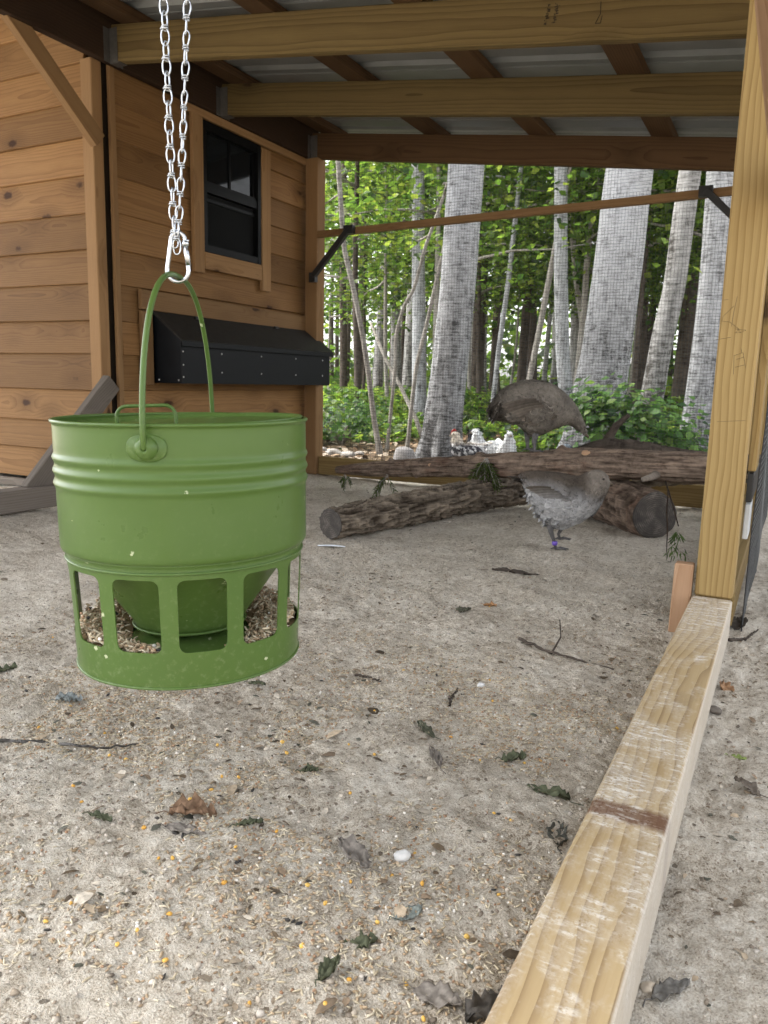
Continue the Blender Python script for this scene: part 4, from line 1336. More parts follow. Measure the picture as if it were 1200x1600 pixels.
# ------------------------------------------------------------------ logs
DEP = [None]
def log(name, P, r, label, mat, segs=72, n=110, rough=.10, freq=(7., 16.), bend=0.0, seed=1, knobs=(), ends=True, fib=False):
    P = np.asarray(P, float); r = np.asarray(r, float)
    t = np.linspace(0, len(P) - 1, n)
    Q = np.stack([np.interp(t, range(len(P)), P[:, i]) for i in range(3)], -1)
    # smooth kinks
    for _ in range(6):
        Q[1:-1] = (Q[:-2] + 2 * Q[1:-1] + Q[2:]) / 4
    rr = np.interp(t, range(len(r)), r)
    s = np.concatenate([[0], np.cumsum(np.linalg.norm(np.diff(Q, axis=0), axis=1))])
    def disp(th, ii, PP, R):
        sh = th.shape
        S = s[ii.ravel()]
        a = th.ravel()
        X = np.stack([np.cos(a) * freq[0] * .5, np.sin(a) * freq[0] * .5, S * freq[1]], -1)
        if fib:
            d = fbm(X * [2.0, 2.0, .55], 4, seed)
        else:
            w = .35 * vnoise(X * .8, seed + 9)
            d = .7 - 1.9 * np.abs(vnoise(X + w[:, None], seed)) ** .6 + .35 * fbm(X * 2.3, 3, seed + 3)
            d = -np.clip(-d, -0.6, 1.6)
        lump = .5 * fbm(np.stack([np.cos(a), np.sin(a), S * 3.0], -1), 2, seed + 5)
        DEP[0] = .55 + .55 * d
        tl_ = s[-1]
        d = d * np.clip(.25 + np.minimum(S, tl_ - S) / .03, 0, 1)
        out = (rough * d + .12 * lump) * R.ravel()
        for (ks, ka, kr, kh) in knobs:
            dd = ((S - ks) / kr) ** 2 + ((np.angle(np.exp(1j * (a - ka)))) * R.ravel() / kr) ** 2
            out = out + kh * np.exp(-dd)
        return out.reshape(sh)
    V, F = tube(Q, rr, segs, disp=disp, caps=False)
    cen = Q.mean(0)
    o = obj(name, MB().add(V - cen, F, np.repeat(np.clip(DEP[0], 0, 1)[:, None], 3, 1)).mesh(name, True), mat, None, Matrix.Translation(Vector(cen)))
    tag(o, label, 'log')
    T, N, B = frames(Q)
    for e in (0, -1):
        i0 = 0 if e == 0 else (n - 1) * segs
        ringv = V[i0:i0 + segs]
        c0 = Q[e]
        VV = [c0 + T[e] * (.002 if e else -.002)] + list(c0 + (ringv - c0) * .93 + T[e] * (.003 if e else -.003)) + list(ringv)
        FF = []
        for j in range(segs):
            k = (j + 1) % segs
            FF.append([0, 1 + k, 1 + j] if e == 0 else [0, 1 + j, 1 + k])
            FF.append([1 + j, 1 + k, 1 + segs + k, 1 + segs + j])
        # local frame with z along the log, so growth rings are round
        z = Vector(T[e]); x = Vector(N[e]); y_ = z.cross(x)
        Mx = Matrix(((x.x, y_.x, z.x, c0[0]), (x.y, y_.y, z.y, c0[1]), (x.z, y_.z, z.z, c0[2]), (0, 0, 0, 1)))
        inv = np.array(Mx.inverted())
        VV = np.array(VV) @ inv[:3, :3].T + inv[:3, 3]
        obj('cut_end', MB().add(VV, FF).mesh('cut_end', False), M['endgrain'], o, Mx)
    return o, Q, rr
log('rough_log', [(-1.455, 2.375, .056), (-1.36, 2.75, .062), (-1.25, 3.15, .075), (-1.16, 3.50, .075), (-1.10, 3.72, .07)], [.060, .064, .070, .072, .066],
    'deeply furrowed log on the sand, its cut end toward the feeder', M['logrough'], 96, 260, .20, (9., 15.), seed=3)
log('thick_log', [(-.418, 3.06, .091), (-.555, 3.24, .094), (-.70, 3.42, .10), (-.86, 3.66, .10)], [.090, .098, .098, .09],
    'thick log with a round dark cut end, under the long log near the post', M['logred'], 90, 120, .07, (8., 18.), seed=8, knobs=((.10, 1.4, .03, .02), (.2, 1.0, .03, .018)))
UL, ULQ, ULR = log('long_log', [(-2.20, 3.66, .085), (-1.95, 3.60, .110), (-1.55, 3.47, .160), (-1.15, 3.36, .206), (-.75, 3.26, .250), (-.24, 3.15, .282)], [.020, .040, .047, .056, .064, .060],
    'long reddish brown log lying across the two lower logs', M['logred'], 72, 240, .07, (9., 22.), seed=12, fib=True, knobs=((.62, 2.2, .02, .02), (1.0, .3, .02, .018), (1.42, .2, .022, .02), (.42, .3, .015, .016)))
log('dark_branch', [(-1.02, 3.62, .235), (-.86, 3.56, .275), (-.70, 3.52, .320), (-.55, 3.50, .315), (-.38, 3.52, .290), (-.1, 3.60, .27)], [.010, .020, .034, .030, .028, .026],
    'dark crooked branch lying behind the long log', M['barkdark'], 32, 90, .16, (6., 20.), seed=15)
log('dark_branch', [(-.72, 3.56, .33), (-.69, 3.58, .40), (-.64, 3.60, .45)], [.022, .017, .010],
    'dark branch stub sticking up behind the long log beside the grey hen', M['barkdark'], 24, 40, .16, (6., 20.), seed=16)
log('grey_log', [(-.62, 3.80, .16), (-.35, 3.75, .215), (-.08, 3.70, .24)], [.06, .066, .066],
    'grey log end showing behind the long log beside the post', M['logrough'], 48, 60, .12, (8., 15.), seed=18)
# pale pruned knot on the long log
i_ = int(np.argmin(np.abs(ULQ[:, 0] + .727)))
kn = ULQ[i_] + np.array([0, -.045, .052])
V, F = lathe([(0, .006), (.013, .005), (.016, -.012)], 14)
V = V * [1.25, .8, 1]; V = V + .0015 * vnoise(V * 300, 3)[:, None]
obj('pruned_knot', MB().add(V, F).mesh('pruned_knot', True), M['cedar'], UL, Matrix.Translation(Vector(kn)) @ Matrix.Rotation(math.radians(55), 4, 'X'))
i_ = int(np.argmin(np.abs(ULQ[:, 0] + 1.54)))
obj('pruned_knot', MB().add(V * .7, F).mesh('pruned_knot', True), M['cedar'], UL, Matrix.Translation(Vector(ULQ[i_] + np.array([.01, -.045, .018]))) @ Matrix.Rotation(math.radians(80), 4, 'X'))
i_ = int(np.argmin(np.abs(ULQ[:, 0] + .43)))
P_ = ULQ[i_] + np.array([0, -.05, -.025])
obj('branch_stub', MB().add(*tube([P_, P_ + [-.02, -.04, -.012], P_ + [-.045, -.065, -.02]], [.018, .014, .009], 12)).mesh('branch_stub', True), M['greywood'], UL)

def sprig(px, py, Y, size, n, drop, label, seed, c=(.085, .115, .035)):
    r2 = np.random.default_rng(seed)
    o3 = on_y(px, py, Y)
    Vs, Fs, Cs, k = [], [], [], 0
    mb = MB()
    stems = MB()
    for s in range(n):
        a = r2.uniform(-1.3, 1.3)
        L = size * r2.uniform(.5, 1.0)
        d = np.array([math.sin(a) * .9, -.25 + r2.normal() * .15, -drop - .2 * r2.random()]); d /= np.linalg.norm(d)
        ptsl = [o3 + d * L * t + np.array([0, 0, -.35 * L * t * t]) + .004 * r2.normal(size=3) for t in np.linspace(0, 1, 6)]
        stems.add(*tube(ptsl, [.0018, .0015, .0013, .0011, .0009, .0006], 5))
        for t in np.linspace(.25, 1, 9):
            b = o3 + d * L * t + np.array([0, 0, -.35 * L * t * t])
            for sd2 in (-1, 1):
                q = d + sd2 * np.array([d[2], 0, -d[0]]) * .9 + .35 * r2.normal(size=3); q /= np.linalg.norm(q)
                l2 = size * .26 * r2.uniform(.6, 1.2)
                cc = np.array(c) * r2.uniform(.55, 1.5)
                mb.add(*tube([b, b + q * l2 * .55 + [0, 0, -.002], b + q * l2 + [0, 0, -.006]], [.0020, .0024, .0005], 4, flat=(1, .5)), cc)
    root = empty('cedar_sprig', o3, label, 'sprig')
    s1 = obj('foliage', mb.mesh('foliage'), M['leaf'], root)
    obj('stem', stems.mesh('stem'), M['barksap'], root)
    return root
sprig(760, 716, 3.30, .125, 11, .7, 'clump of dull green cedar foliage hanging over the middle of the long log', 1)
sprig(604, 742, 3.42, .11, 5, .9, 'thin green cedar sprig drooping below the long log, left of centre', 2)
sprig(540, 742, 3.50, .06, 4, .8, 'small cedar sprig at the thin tip of the long log', 4)
# dangling twig with cedar at the right
tw = empty('hanging_twig', on_y(1046, 757, 3.03), 'thin brown twig with a green cedar tip hanging from the log by the post', 'twig')
Yh = 2.60
mb = MB()
mb.add(*tube([on_y(x, y, yy) for x, y, yy in ((1040, 752, 3.05), (1046, 772, 2.9), (1053, 795, 2.75), (1060, 822, 2.6))], [.0035, .003, .0028, .002], 7))
mb.add(*tube([on_y(x, y, yy) for x, y, yy in ((1044, 765, 2.98), (1042, 800, 2.8), (1043, 830, 2.7), (1041, 868, 2.6))], [.003, .0028, .0026, .001], 7))
obj('stem', mb.mesh('stem', True), M['logred'], tw)
mb = MB(); r2 = np.random.default_rng(5)
o3 = on_y(1060, 822, 2.6)
for s in range(60):
    a = r2.uniform(-.9, .9); L = r2.uniform(.02, .10)
    b = o3 + np.array([math.sin(a) * L * .45, r2.normal() * .01, -L])
    q = np.array([math.sin(a) + r2.normal() * .35, r2.normal() * .3, -.9]); q /= np.linalg.norm(q)
    l2 = r2.uniform(.012, .028)
    mb.add(*tube([b, b + q * l2 * .5, b + q * l2], [.0014, .0018, .0004], 4), np.array((.10, .15, .045)) * r2.uniform(.6, 1.5))
obj('cedar_tip', mb.mesh('cedar_tip'), M['leaf'], tw)

# ------------------------------------------------------------------ carabiner and chain
FMn = np.array(FM)
bail_top = (FMn @ np.array([0, 0, ZE + .003 + H, 1]))[:3]
hdir = np.array([.885, .465, 0]); hdir /= np.linalg.norm(hdir)      # across the view
ndir = np.array([.465, -.885, 0])
carb = empty('carabiner', bail_top, 'pear-shaped zinc carabiner joining the feeder bail to the chain', 'carabiner')
def cpt(x, z, d=0): return bail_top + hdir * x + np.array([0, 0, z]) + ndir * d
P = []
R1, R2, hC = .0122, .0078, .0400
for t in np.linspace(-math.pi, 0, 14): P.append(cpt(R1 * math.cos(t), R1 * math.sin(t) + R1 - .0058))
for t in np.linspace(0, math.pi, 12): P.append(cpt(R2 * math.cos(t) + .0008, hC + R2 * math.sin(t)))
P = np.array(P)
# densify the straights
Q = []
n = len(P)
for i in range(n):
    a, b = P[i], P[(i + 1) % n]
    k = max(1, int(np.linalg.norm(b - a) / .0035))
    for j in range(k): Q.append(a + (b - a) * j / k)
obj('body', MB().add(*tube(Q, .0024, 12, closed=True)).mesh('body', True), M['zinc'], carb)
g0, g1 = cpt(.0122, .012), cpt(.0090, .034)
mb = MB(); mb.add(*tube([g0, g0 + (g1 - g0) * .5, g1], .0030, 12))
obj('gate', mb.mesh('gate', True), M['zinc'], carb)
mb = MB(); mb.add(*tube([cpt(.0092, .033, .0), cpt(.0088, .0385, .0)], .0040, 10)); mb.add(*tube([cpt(.0108, .0375, .001), cpt(.0122, .0400, .001)], .0018, 8))
obj('gate_nose', mb.mesh('gate_nose', True), M['zinc'], carb)

chain = empty('chain', bail_top + np.array([0, 0, .045]), 'doubled strand of shiny zinc double-loop chain the feeder hangs from', 'chain')
def link_mesh(r=.00088):
    mb = MB()
    t = np.linspace(0, 2 * np.pi, 22, endpoint=False)
    LH = .0172
    # lower open loop faces the viewer
    w = .0043
    z = -LH / 2 + LH / 2 * np.cos(t)
    x = w * np.sign(np.sin(t)) * np.abs(np.sin(t)) ** .75
    mb.add(*tube(np.stack([x, 0.0006 * np.sin(2 * t), z], -1), r, 8, closed=True))
    # upper loop turned through a quarter
    w2 = .0040
    z = LH / 2 + LH / 2 * np.cos(t)
    x = w2 * np.sign(np.sin(t)) * np.abs(np.sin(t)) ** .75
    ca, sa = math.cos(math.radians(62)), math.sin(math.radians(62))
    mb.add(*tube(np.stack([x * ca, x * sa, z], -1), r, 8, closed=True))
    # the wrap of wire at the waist
    s = np.linspace(0, 2.1, 30)
    mb.add(*tube(np.stack([.0033 * np.cos(s * 2 * np.pi), .0027 * np.sin(s * 2 * np.pi), -.0022 + .0024 * s], -1), r * .95, 7))
    mb.add(*tube([(-.0048, -.0012, -.0012), (-.0008, -.0032, .0008)], r * .95, 7))
    return mb.mesh('link', True)
LMESH = link_mesh(); LMESH.materials.append(M['zinc'])
PITCH = .0300
base = bail_top + np.array([0, 0, .0445])
first = None
for strand in (0, 1):
    s = -1 if strand == 0 else 1
    for i in range(29):
        zz = .0035 + i * PITCH + (.011 if strand else .0)
        lat = (-.0032 - .006 * min(1, zz / .3)) if strand == 0 else (.0010 + .078 * zz - .0105 * min(1, zz / .25) + .006 * math.sin(min(zz, .45) * 6.5))
        if strand == 0: lat -= .0005 * zz / .1
        p = base + hdir * lat + np.array([0, 0, zz])
        if p[2] + .018 > zr(p[0]) : break
        lean = math.atan2(.075 if strand else -.01, 1)
        yaw = math.atan2(hdir[1], hdir[0]) + (.25 if strand == 0 else -.45) + random.uniform(-.25, .25)
        Mx = Matrix.Translation(Vector(p)) @ Matrix.Rotation(lean, 4, Vector((-ndir[0], -ndir[1], 0))) @ Matrix.Rotation(yaw, 4, 'Z')
        if strand: Mx = Mx @ Matrix.Rotation(math.pi, 4, 'X')
        obj('link', LMESH, None, chain, Mx)
# the link that sits in the carabiner
obj('link', LMESH, None, chain, Matrix.Translation(Vector(base + np.array([0, 0, -.0035]) + hdir * -.0005)) @ Matrix.Rotation(math.atan2(hdir[1], hdir[0]), 4, 'Z'))

# ------------------------------------------------------------------ hens
def plumage(V, Fq, colfun, N, L, seed, flow, lift=.12):
    """short overlapping feathers standing off the body, lying along 'flow' (a direction or a function)"""
    r2 = np.random.default_rng(seed)
    V = np.asarray(V)
    A = V[Fq[:, 0]]; B_ = V[Fq[:, 1]]; C_ = V[Fq[:, 2]]; D_ = V[Fq[:, 3]]
    nrm = np.cross(C_ - A, D_ - B_)
    ar = np.linalg.norm(nrm, axis=1)
    nrm = nrm / (ar[:, None] + 1e-12)
    f = r2.choice(len(Fq), N, p=ar / ar.sum())
    u, v = r2.random((N, 1)), r2.random((N, 1))
    P = (A[f] * (1 - u) + B_[f] * u) * (1 - v) + (D_[f] * (1 - u) + C_[f] * u) * v
    n = nrm[f]
    fl = flow(P) if callable(flow) else np.broadcast_to(flow, P.shape)
    fl = fl + .22 * r2.normal(size=P.shape)
    t = fl - n * np.sum(fl * n, 1)[:, None]
    t /= np.linalg.norm(t, axis=1)[:, None] + 1e-9
    t = t + n * (lift * (.4 + r2.random((N, 1))))
    s = np.cross(n, t)
    s /= np.linalg.norm(s, axis=1)[:, None] + 1e-9
    l = (L(P) if callable(L) else L) * r2.uniform(.6, 1.25, N)
    l = l[:, None]
    w = l * .36
    n2 = n * l * .06
    verts = np.stack([P - n2, P + t * l * .35 + s * w + n2 * .3, P + t * l * .35 - s * w + n2 * .3, P + t * l * .8 + s * w * .75, P + t * l * .8 - s * w * .75, P + t * l], 1)
    mid = P + t * l * .45 + n2 * 2.2
    verts = np.concatenate([verts, mid[:, None]], 1)
    fc = np.array([(0, 1, 6), (0, 6, 2), (1, 3, 6), (2, 6, 4), (3, 5, 6), (4, 6, 5)])
    Ff = fc[None] + (np.arange(N) * 7)[:, None, None]
    cc = colfun(P) * r2.uniform(.66, 1.34, (N, 1))
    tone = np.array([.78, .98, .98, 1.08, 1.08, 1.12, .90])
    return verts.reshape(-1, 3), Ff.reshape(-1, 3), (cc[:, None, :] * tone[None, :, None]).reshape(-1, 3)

def long_feathers(roots, dirs, sides, Ls, Ws, cols, droop=.2):
    """flight and tail feathers: long rounded vanes with a raised shaft"""
    mb = MB()
    for r0, d, sd3, L, w, c in zip(roots, dirs, sides, Ls, Ws, cols):
        r0, d, sd3 = np.array(r0, float), np.array(d, float), np.array(sd3, float)
        d = d / np.linalg.norm(d); sd3 = sd3 - d * (sd3 @ d); sd3 = sd3 / np.linalg.norm(sd3)
        nn = np.cross(d, sd3)
        V = []; C = []
        for i in range(8):
            u = i / 7
            ww = w * (.35 + .65 * math.sin(math.pi * min(1, .18 + .72 * u)) ** .8) * (1 if u < .95 else .45)
            cpos = r0 + d * L * u + np.array([0, 0, -droop * L * u * u])
            for v, hgt, tn in ((-1, 0, 1.22), (-.1, .10, .8), (.1, .10, .8), (1, 0, 1.05)):
                V.append(cpos + sd3 * v * ww + nn * hgt * ww); C.append(np.array(c) * tn * (.75 + .4 * u))
        F = [[i * 4 + j, (i + 1) * 4 + j, (i + 1) * 4 + j + 1, i * 4 + j + 1] for i in range(7) for j in range(3)]
        mb.add(V, F, np.array(C))
    return mb

def loft_sections(st, width, segs=28, n=48, topnarrow=None):
    """st: rows x, ztop, zbot ; width: half widths. Vertical cross-sections along x."""
    st = np.asarray(st, float)
    xs = np.linspace(st[0, 0], st[-1, 0], n)
    # smooth interpolation
    def sm(y):
        v = np.interp(xs, st[:, 0], y)
        for _ in range(2): v[1:-1] = (v[:-2] + 2 * v[1:-1] + v[2:]) / 4
        return v
    zt, zb, w = sm(st[:, 1]), sm(st[:, 2]), sm(np.asarray(width, float))
    nr = sm(np.asarray(topnarrow, float)) if topnarrow is not None else np.ones(n)
    th = np.linspace(0, 2 * np.pi, segs, endpoint=False)
    V = []
    for i in range(n):
        c, h = (zt[i] + zb[i]) / 2, (zt[i] - zb[i]) / 2
        sfac = np.where(np.sin(th) > 0, 1 - (1 - nr[i]) * np.sin(th) ** .7 if False else 1 - (1 - nr[i]) * np.clip(np.sin(th), 0, 1) ** .6, 1)
        V.append(np.stack([np.full(segs, xs[i]), np.cos(th) * w[i] * sfac, c + np.sin(th) * h], -1))
    V = np.concatenate(V)
    F = []
    for i in range(n - 1):
        for j in range(segs):
            k = (j + 1) % segs
            F.append((i * segs + j, (i + 1) * segs + j, (i + 1) * segs + k, i * segs + k))
    return V, np.array(F)

def hen_leg(root, pts, r, mat, foot_yaw, name='leg', Mx=None, toes=True):
    mb = MB()
    mb.add(*tube(pts, r, 8))
    e = np.array(pts[-1])
    if toes:
        for a, L in ((-.5, .038), (0, .045), (.5, .038), (math.pi, .020)):
            d = np.array([math.cos(a + foot_yaw), math.sin(a + foot_yaw), 0])
            mb.add(*tube([e, e + d * L * .5 + [0, 0, .003], e + d * L + [0, 0, -.001]], [.0042, .0036, .0018], 6))
    return obj(name, mb.mesh(name, True), mat, root, Mx)
M['shank'] = plain('hen_shank', (.10, .095, .095), .7, 0, .3, noise=(90, .3))
M['comb'] = plain('hen_comb', (.38, .03, .02), .6, 0, .4)
M['beak'] = plain('hen_beak', (.10, .075, .05), .5, 0, .4)
M['eye'] = plain('hen_eye', (.02, .01, .006), .15, 0, .6)
M['band'] = plain('leg_band', (.13, .07, .42), .4, 0, .5)

def yawm(p, yaw): return Matrix.Translation(Vector(p)) @ Matrix.Rotation(yaw, 4, 'Z')
VIEW = math.atan2(.465, .885)

# grey hen pecking on the long log (facing right)
def hen_on_log():
    k = .000545
    rows = [(138, 300, 370), (165, 255, 412), (220, 185, 432), (300, 138, 445), (380, 112, 470), (440, 103, 515), (500, 103, 558), (560, 110, 545), (640, 135, 505), (720, 185, 470), (780, 235, 452), (830, 285, 470), (870, 345, 500), (905, 410, 525), (930, 465, 532), (945, 500, 528)]
    st = [((x - 490) * k, (660 - zt) * k, (660 - zb) * k) for x, zt, zb in rows]
    wd = np.array([30, 75, 110, 135, 160, 175, 180, 178, 160, 125, 95, 78, 62, 48, 32, 12]) * k
    V, F = loft_sections(st, wd)
    yaw = VIEW + .12
    p = on_y(830, 703, 3.275)
    Mx = yawm(p, yaw)
    root = bpy.data.objects.new('hen', None); place(root, Mx)
    tag(root, 'slate grey hen standing on the long log, head down', 'hen', 'grey hens inside the run')
    def cf(P):
        base = np.array([.160, .143, .124])
        c = np.tile(base, (len(P), 1))
        t = fbm(P * [16, 16, 16], 2, 4)[:, None]
        c = c * (1 + .38 * t)
        dk = np.clip((-P[:, 0] - .08) / .08, 0, 1)[:, None]
        c = c * (1 - .45 * dk)
        lo = np.clip((.13 - P[:, 2]) / .08, 0, 1)[:, None]
        return c * (1 + .12 * lo)
    obj('body', MB().add(V, F.tolist(), cf(V)).mesh('body', True), M['feather'], root, Mx)
    flow = lambda P: np.stack([-np.ones(len(P)), 0 * P[:, 0], -.35 - 1.6 * np.clip((P[:, 0] - .10) * 8, -1.0, 0) * 0 - .5 * np.clip(-P[:, 0] * 5, 0, 1)], -1)
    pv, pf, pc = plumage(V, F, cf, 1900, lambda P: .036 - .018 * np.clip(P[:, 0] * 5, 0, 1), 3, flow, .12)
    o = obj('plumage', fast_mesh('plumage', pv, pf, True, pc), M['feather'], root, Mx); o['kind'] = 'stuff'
    # folded wing
    for s in (-1, 1):
        wv, wf = [], []
        n = 14
        for i in range(n):
            u = i / (n - 1)
            x = .105 - .225 * u
            zc = .232 - .05 * u * u
            h = .058 * math.sin(math.pi * (.15 + .80 * u)) ** .7
            for j in range(7):
                v = j / 6 * 2 - 1
                yb = np.interp(x, [a[0] for a in st], wd)
                wv.append((x, s * (yb * math.sqrt(max(.05, 1 - (v * .55 + .25) ** 2)) + .004 + .006 * (1 - v * v)), zc + v * h - .03))
        for i in range(n - 1):
            for j in range(6):
                a = i * 7 + j; f = [a, a + 7, a + 8, a + 1]
                wf.append(f if s < 0 else f[::-1])
        wv = np.array(wv)
        w_ = obj('wing', MB().add(wv, wf, cf(wv) * .92).mesh('wing', True), M['feather'], root, Mx)
        wvp, wfp, wcp = plumage(wv, np.array(wf), lambda P: cf(P) * .92, 160, .034, 9 + s, np.array([-1., 0, -.12]), .05)
        pw = obj('wing_feathers', fast_mesh('wing_feathers', wvp, wfp, True, wcp), M['feather'], w_, Mx); pw['kind'] = 'stuff'
    # flight feathers along the folded wings, drooping tail
    r2 = np.random.default_rng(2)
    for s in (-1, 1):
        R0, D0, S0, L0, W0, C0 = [], [], [], [], [], []
        for i in range(9):
            u = i / 8
            x = .075 - .10 * u
            yb = float(np.interp(x, [a[0] for a in st], wd))
            R0.append((x, s * (yb * .985 + .006 + .0012 * i), .205 - .055 * (1 - u) + .012 * u)); D0.append((-1, s * -.10, -.10 - .10 * (1 - u))); S0.append((0, s * .35, 1))
            L0.append(.125 + .02 * u); W0.append(.0125); C0.append(np.array([.150, .128, .108]) * (.72 + .5 * r2.random()))
        o = obj('flight_feathers', long_feathers(R0, D0, S0, L0, W0, C0, .10).mesh('flight_feathers', True), M['feather'], root, Mx); o['kind'] = 'stuff'
    R0, D0, S0, L0, W0, C0 = [], [], [], [], [], []
    for i in range(46):
        a = r2.uniform(-1, 1); u = r2.random()
        R0.append((-.105 - .055 * u, a * .045, .165 + .07 * r2.random())); D0.append((-1, a * .55, -.15 - .9 * r2.random())); S0.append((r2.normal() * .2, 1, .3 * a))
        L0.append(r2.uniform(.05, .085)); W0.append(r2.uniform(.007, .013)); C0.append(np.array([.088, .074, .064]) * (.6 + .7 * r2.random()))
    o = obj('tail_feathers', long_feathers(R0, D0, S0, L0, W0, C0, .35).mesh('tail_feathers', True), M['feather'], root, Mx); o['kind'] = 'stuff'
    hen_leg(root, [(.005, -.035, .075), (.0, -.035, .045), (.004, -.035, .0), (.0, -.035, -.002)], [.018, .011, .0065, .006], M['shank'], 0, Mx=Mx)
    hen_leg(root, [(-.008, .035, .075), (-.01, .035, .045), (-.004, .035, .0), (-.008, .035, -.002)], [.018, .011, .0065, .006], M['shank'], 0, Mx=Mx)
    hx = np.array(st[-1]); 
    obj('beak', MB().add(*tube([(hx[0] - .01, 0, hx[1] - .012), (hx[0] + .006, 0, hx[1] - .024), (hx[0] + .012, 0, hx[1] - .034)], [.008, .005, .001], 8)).mesh('beak', True), M['beak'], root, Mx)
    for s in (-1, 1):
        V2, F2 = lathe([(0, .004), (.003, .003), (.004, 0), (.003, -.003), (0, -.004)], 8)
        obj('eye', MB().add(V2 + [hx[0] - .020, s * .020, hx[1] + .006], F2).mesh('eye', True), M['eye'], root, Mx)
hen_on_log()

# young pale grey hen on the sand (facing right), purple leg band
def hen_small():
    k = .000470
    rows = [(378, 905, 950), (400, 895, 1000), (440, 888, 1095), (520, 883, 1225), (600, 885, 1312), (680, 892, 1330), (740, 903, 1325), (790, 915, 1300), (830, 905, 1280), (870, 878, 1258), (910, 864, 1225), (950, 860, 1195), (985, 868, 1150), (1010, 882, 1085), (1030, 905, 1040), (1045, 940, 985)]
    st = [((x - 660) * k, (1478 - zt) * k, (1478 - zb) * k) for x, zt, zb in rows]
    wd = np.array([14, 50, 90, 140, 170, 178, 176, 168, 158, 145, 128, 108, 84, 60, 40, 14]) * k
    nr = np.array([.9, .9, .85, .8, .8, .8, .75, .6, .48, .42, .42, .46, .58, .75, .9, 1])
    V, F = loft_sections(st, wd, topnarrow=nr)
    p = on_z(866, 853, 0.0); p[2] = gz(p[0], p[1]) + .003
    Mx = yawm(p, VIEW - .10)
    root = bpy.data.objects.new('hen', None); place(root, Mx)
    tag(root, 'small pale grey hen with a purple leg band standing on the sand', 'hen', 'grey hens inside the run')
    def cf(P):
        head = np.array([.080, .066, .054]); belly = np.array([.345, .345, .350])
        zz = P[:, 2]; xx = P[:, 0]
        t = np.clip((zz - (.180 - .30 * np.clip(xx - .03, -.1, .2) + .014 * vnoise(P * 30, 8))) / .055, 0, 1)
        front = np.clip((xx - .10) / .06, 0, 1)
        t = np.maximum(t, .45 * front)
        c = belly[None] * (1 - t[:, None]) + head[None] * t[:, None]
        hd = (np.clip((xx - .085) / .03, 0, 1) * np.clip((zz - .19) / .03, 0, 1))[:, None]
        c = c * (1 - hd) + np.array([[.185, .162, .140]]) * hd
        return c * (1 + .15 * fbm(P * 22, 2, 6)[:, None])
    obj('body', MB().add(V, F.tolist(), cf(V)).mesh('body', True), M['feather'], root, Mx)
    flow = lambda P: np.stack([-np.ones(len(P)), 0 * P[:, 0], -.25 - 1.6 * np.clip((.20 - P[:, 2]) * 6, 0, 1)], -1)
    pv, pf, pc = plumage(V, F, cf, 1900, lambda P: .029 - .018 * np.clip((P[:, 2] - .20) * 12, 0, 1), 5, flow, .10)
    o = obj('plumage', fast_mesh('plumage', pv, pf, True, pc), M['feather'], root, Mx); o['kind'] = 'stuff'
    for s in (-1, 1):
        wv, wf = [], []
        n = 12
        for i in range(n):
            u = i / (n - 1)
            x = .075 - .165 * u
            zc = .218 - .015 * u
            h = .048 * math.sin(math.pi * (.15 + .80 * u)) ** .7
            yb = np.interp(x, [a[0] for a in st], wd)
            for j in range(7):
                v = j / 6 * 2 - 1
                wv.append((x, s * (yb * math.sqrt(max(.05, 1 - (v * .55 + .25) ** 2)) * .96 + .003 + .005 * (1 - v * v)), zc + v * h - .02))
        for i in range(n - 1):
            for j in range(6):
                a = i * 7 + j; f = [a, a + 7, a + 8, a + 1]
                wf.append(f if s < 0 else f[::-1])
        wv = np.array(wv)
        w_ = obj('wing', MB().add(wv, wf, cf(wv) * .95).mesh('wing', True), M['feather'], root, Mx)
        wvp, wfp, wcp = plumage(wv, np.array(wf), lambda P: cf(P) * .95, 120, .028, 19 + s, np.array([-1., 0, -.15]), .06)
        pw = obj('wing_feathers', fast_mesh('wing_feathers', wvp, wfp, True, wcp), M['feather'], w_, Mx); pw['kind'] = 'stuff'
    r2 = np.random.default_rng(6)
    for s in (-1, 1):
        R0, D0, S0, L0, W0, C0 = [], [], [], [], [], []
        for i in range(8):
            u = i / 7
            x = .050 - .085 * u
            yb = float(np.interp(x, [a[0] for a in st], wd))
            R0.append((x, s * (yb * .985 + .005 + .001 * i), .212 - .032 * (1 - u) + .016 * u)); D0.append((-1, s * -.16, .02 - .10 * (1 - u))); S0.append((0, s * .35, 1))
            L0.append(.066 + .02 * u); W0.append(.0085); C0.append((np.array([.27, .27, .275]) * (1 - u) + np.array([.11, .095, .08]) * u) * (.88 + .24 * r2.random()))
        o = obj('flight_feathers', long_feathers(R0, D0, S0, L0, W0, C0, .05).mesh('flight_feathers', True), M['feather'], root, Mx); o['kind'] = 'stuff'
    R0, D0, S0, L0, W0, C0 = [], [], [], [], [], []
    for i in range(14):
        a = r2.uniform(-1, 1)
        R0.append((-.095 - .02 * r2.random(), a * .022, .225 + .03 * r2.random())); D0.append((-1, a * .3, .10 + .35 * r2.random())); S0.append((r2.normal() * .2, 1, .3 * a))
        L0.append(r2.uniform(.05, .075)); W0.append(r2.uniform(.006, .010)); C0.append(np.array([.085, .072, .06]) * (.7 + .6 * r2.random()))
    o = obj('tail_feathers', long_feathers(R0, D0, S0, L0, W0, C0, .1).mesh('tail_feathers', True), M['feather'], root, Mx); o['kind'] = 'stuff'
    # loose fluff under the belly
    R0, D0, S0, L0, W0, C0 = [], [], [], [], [], []
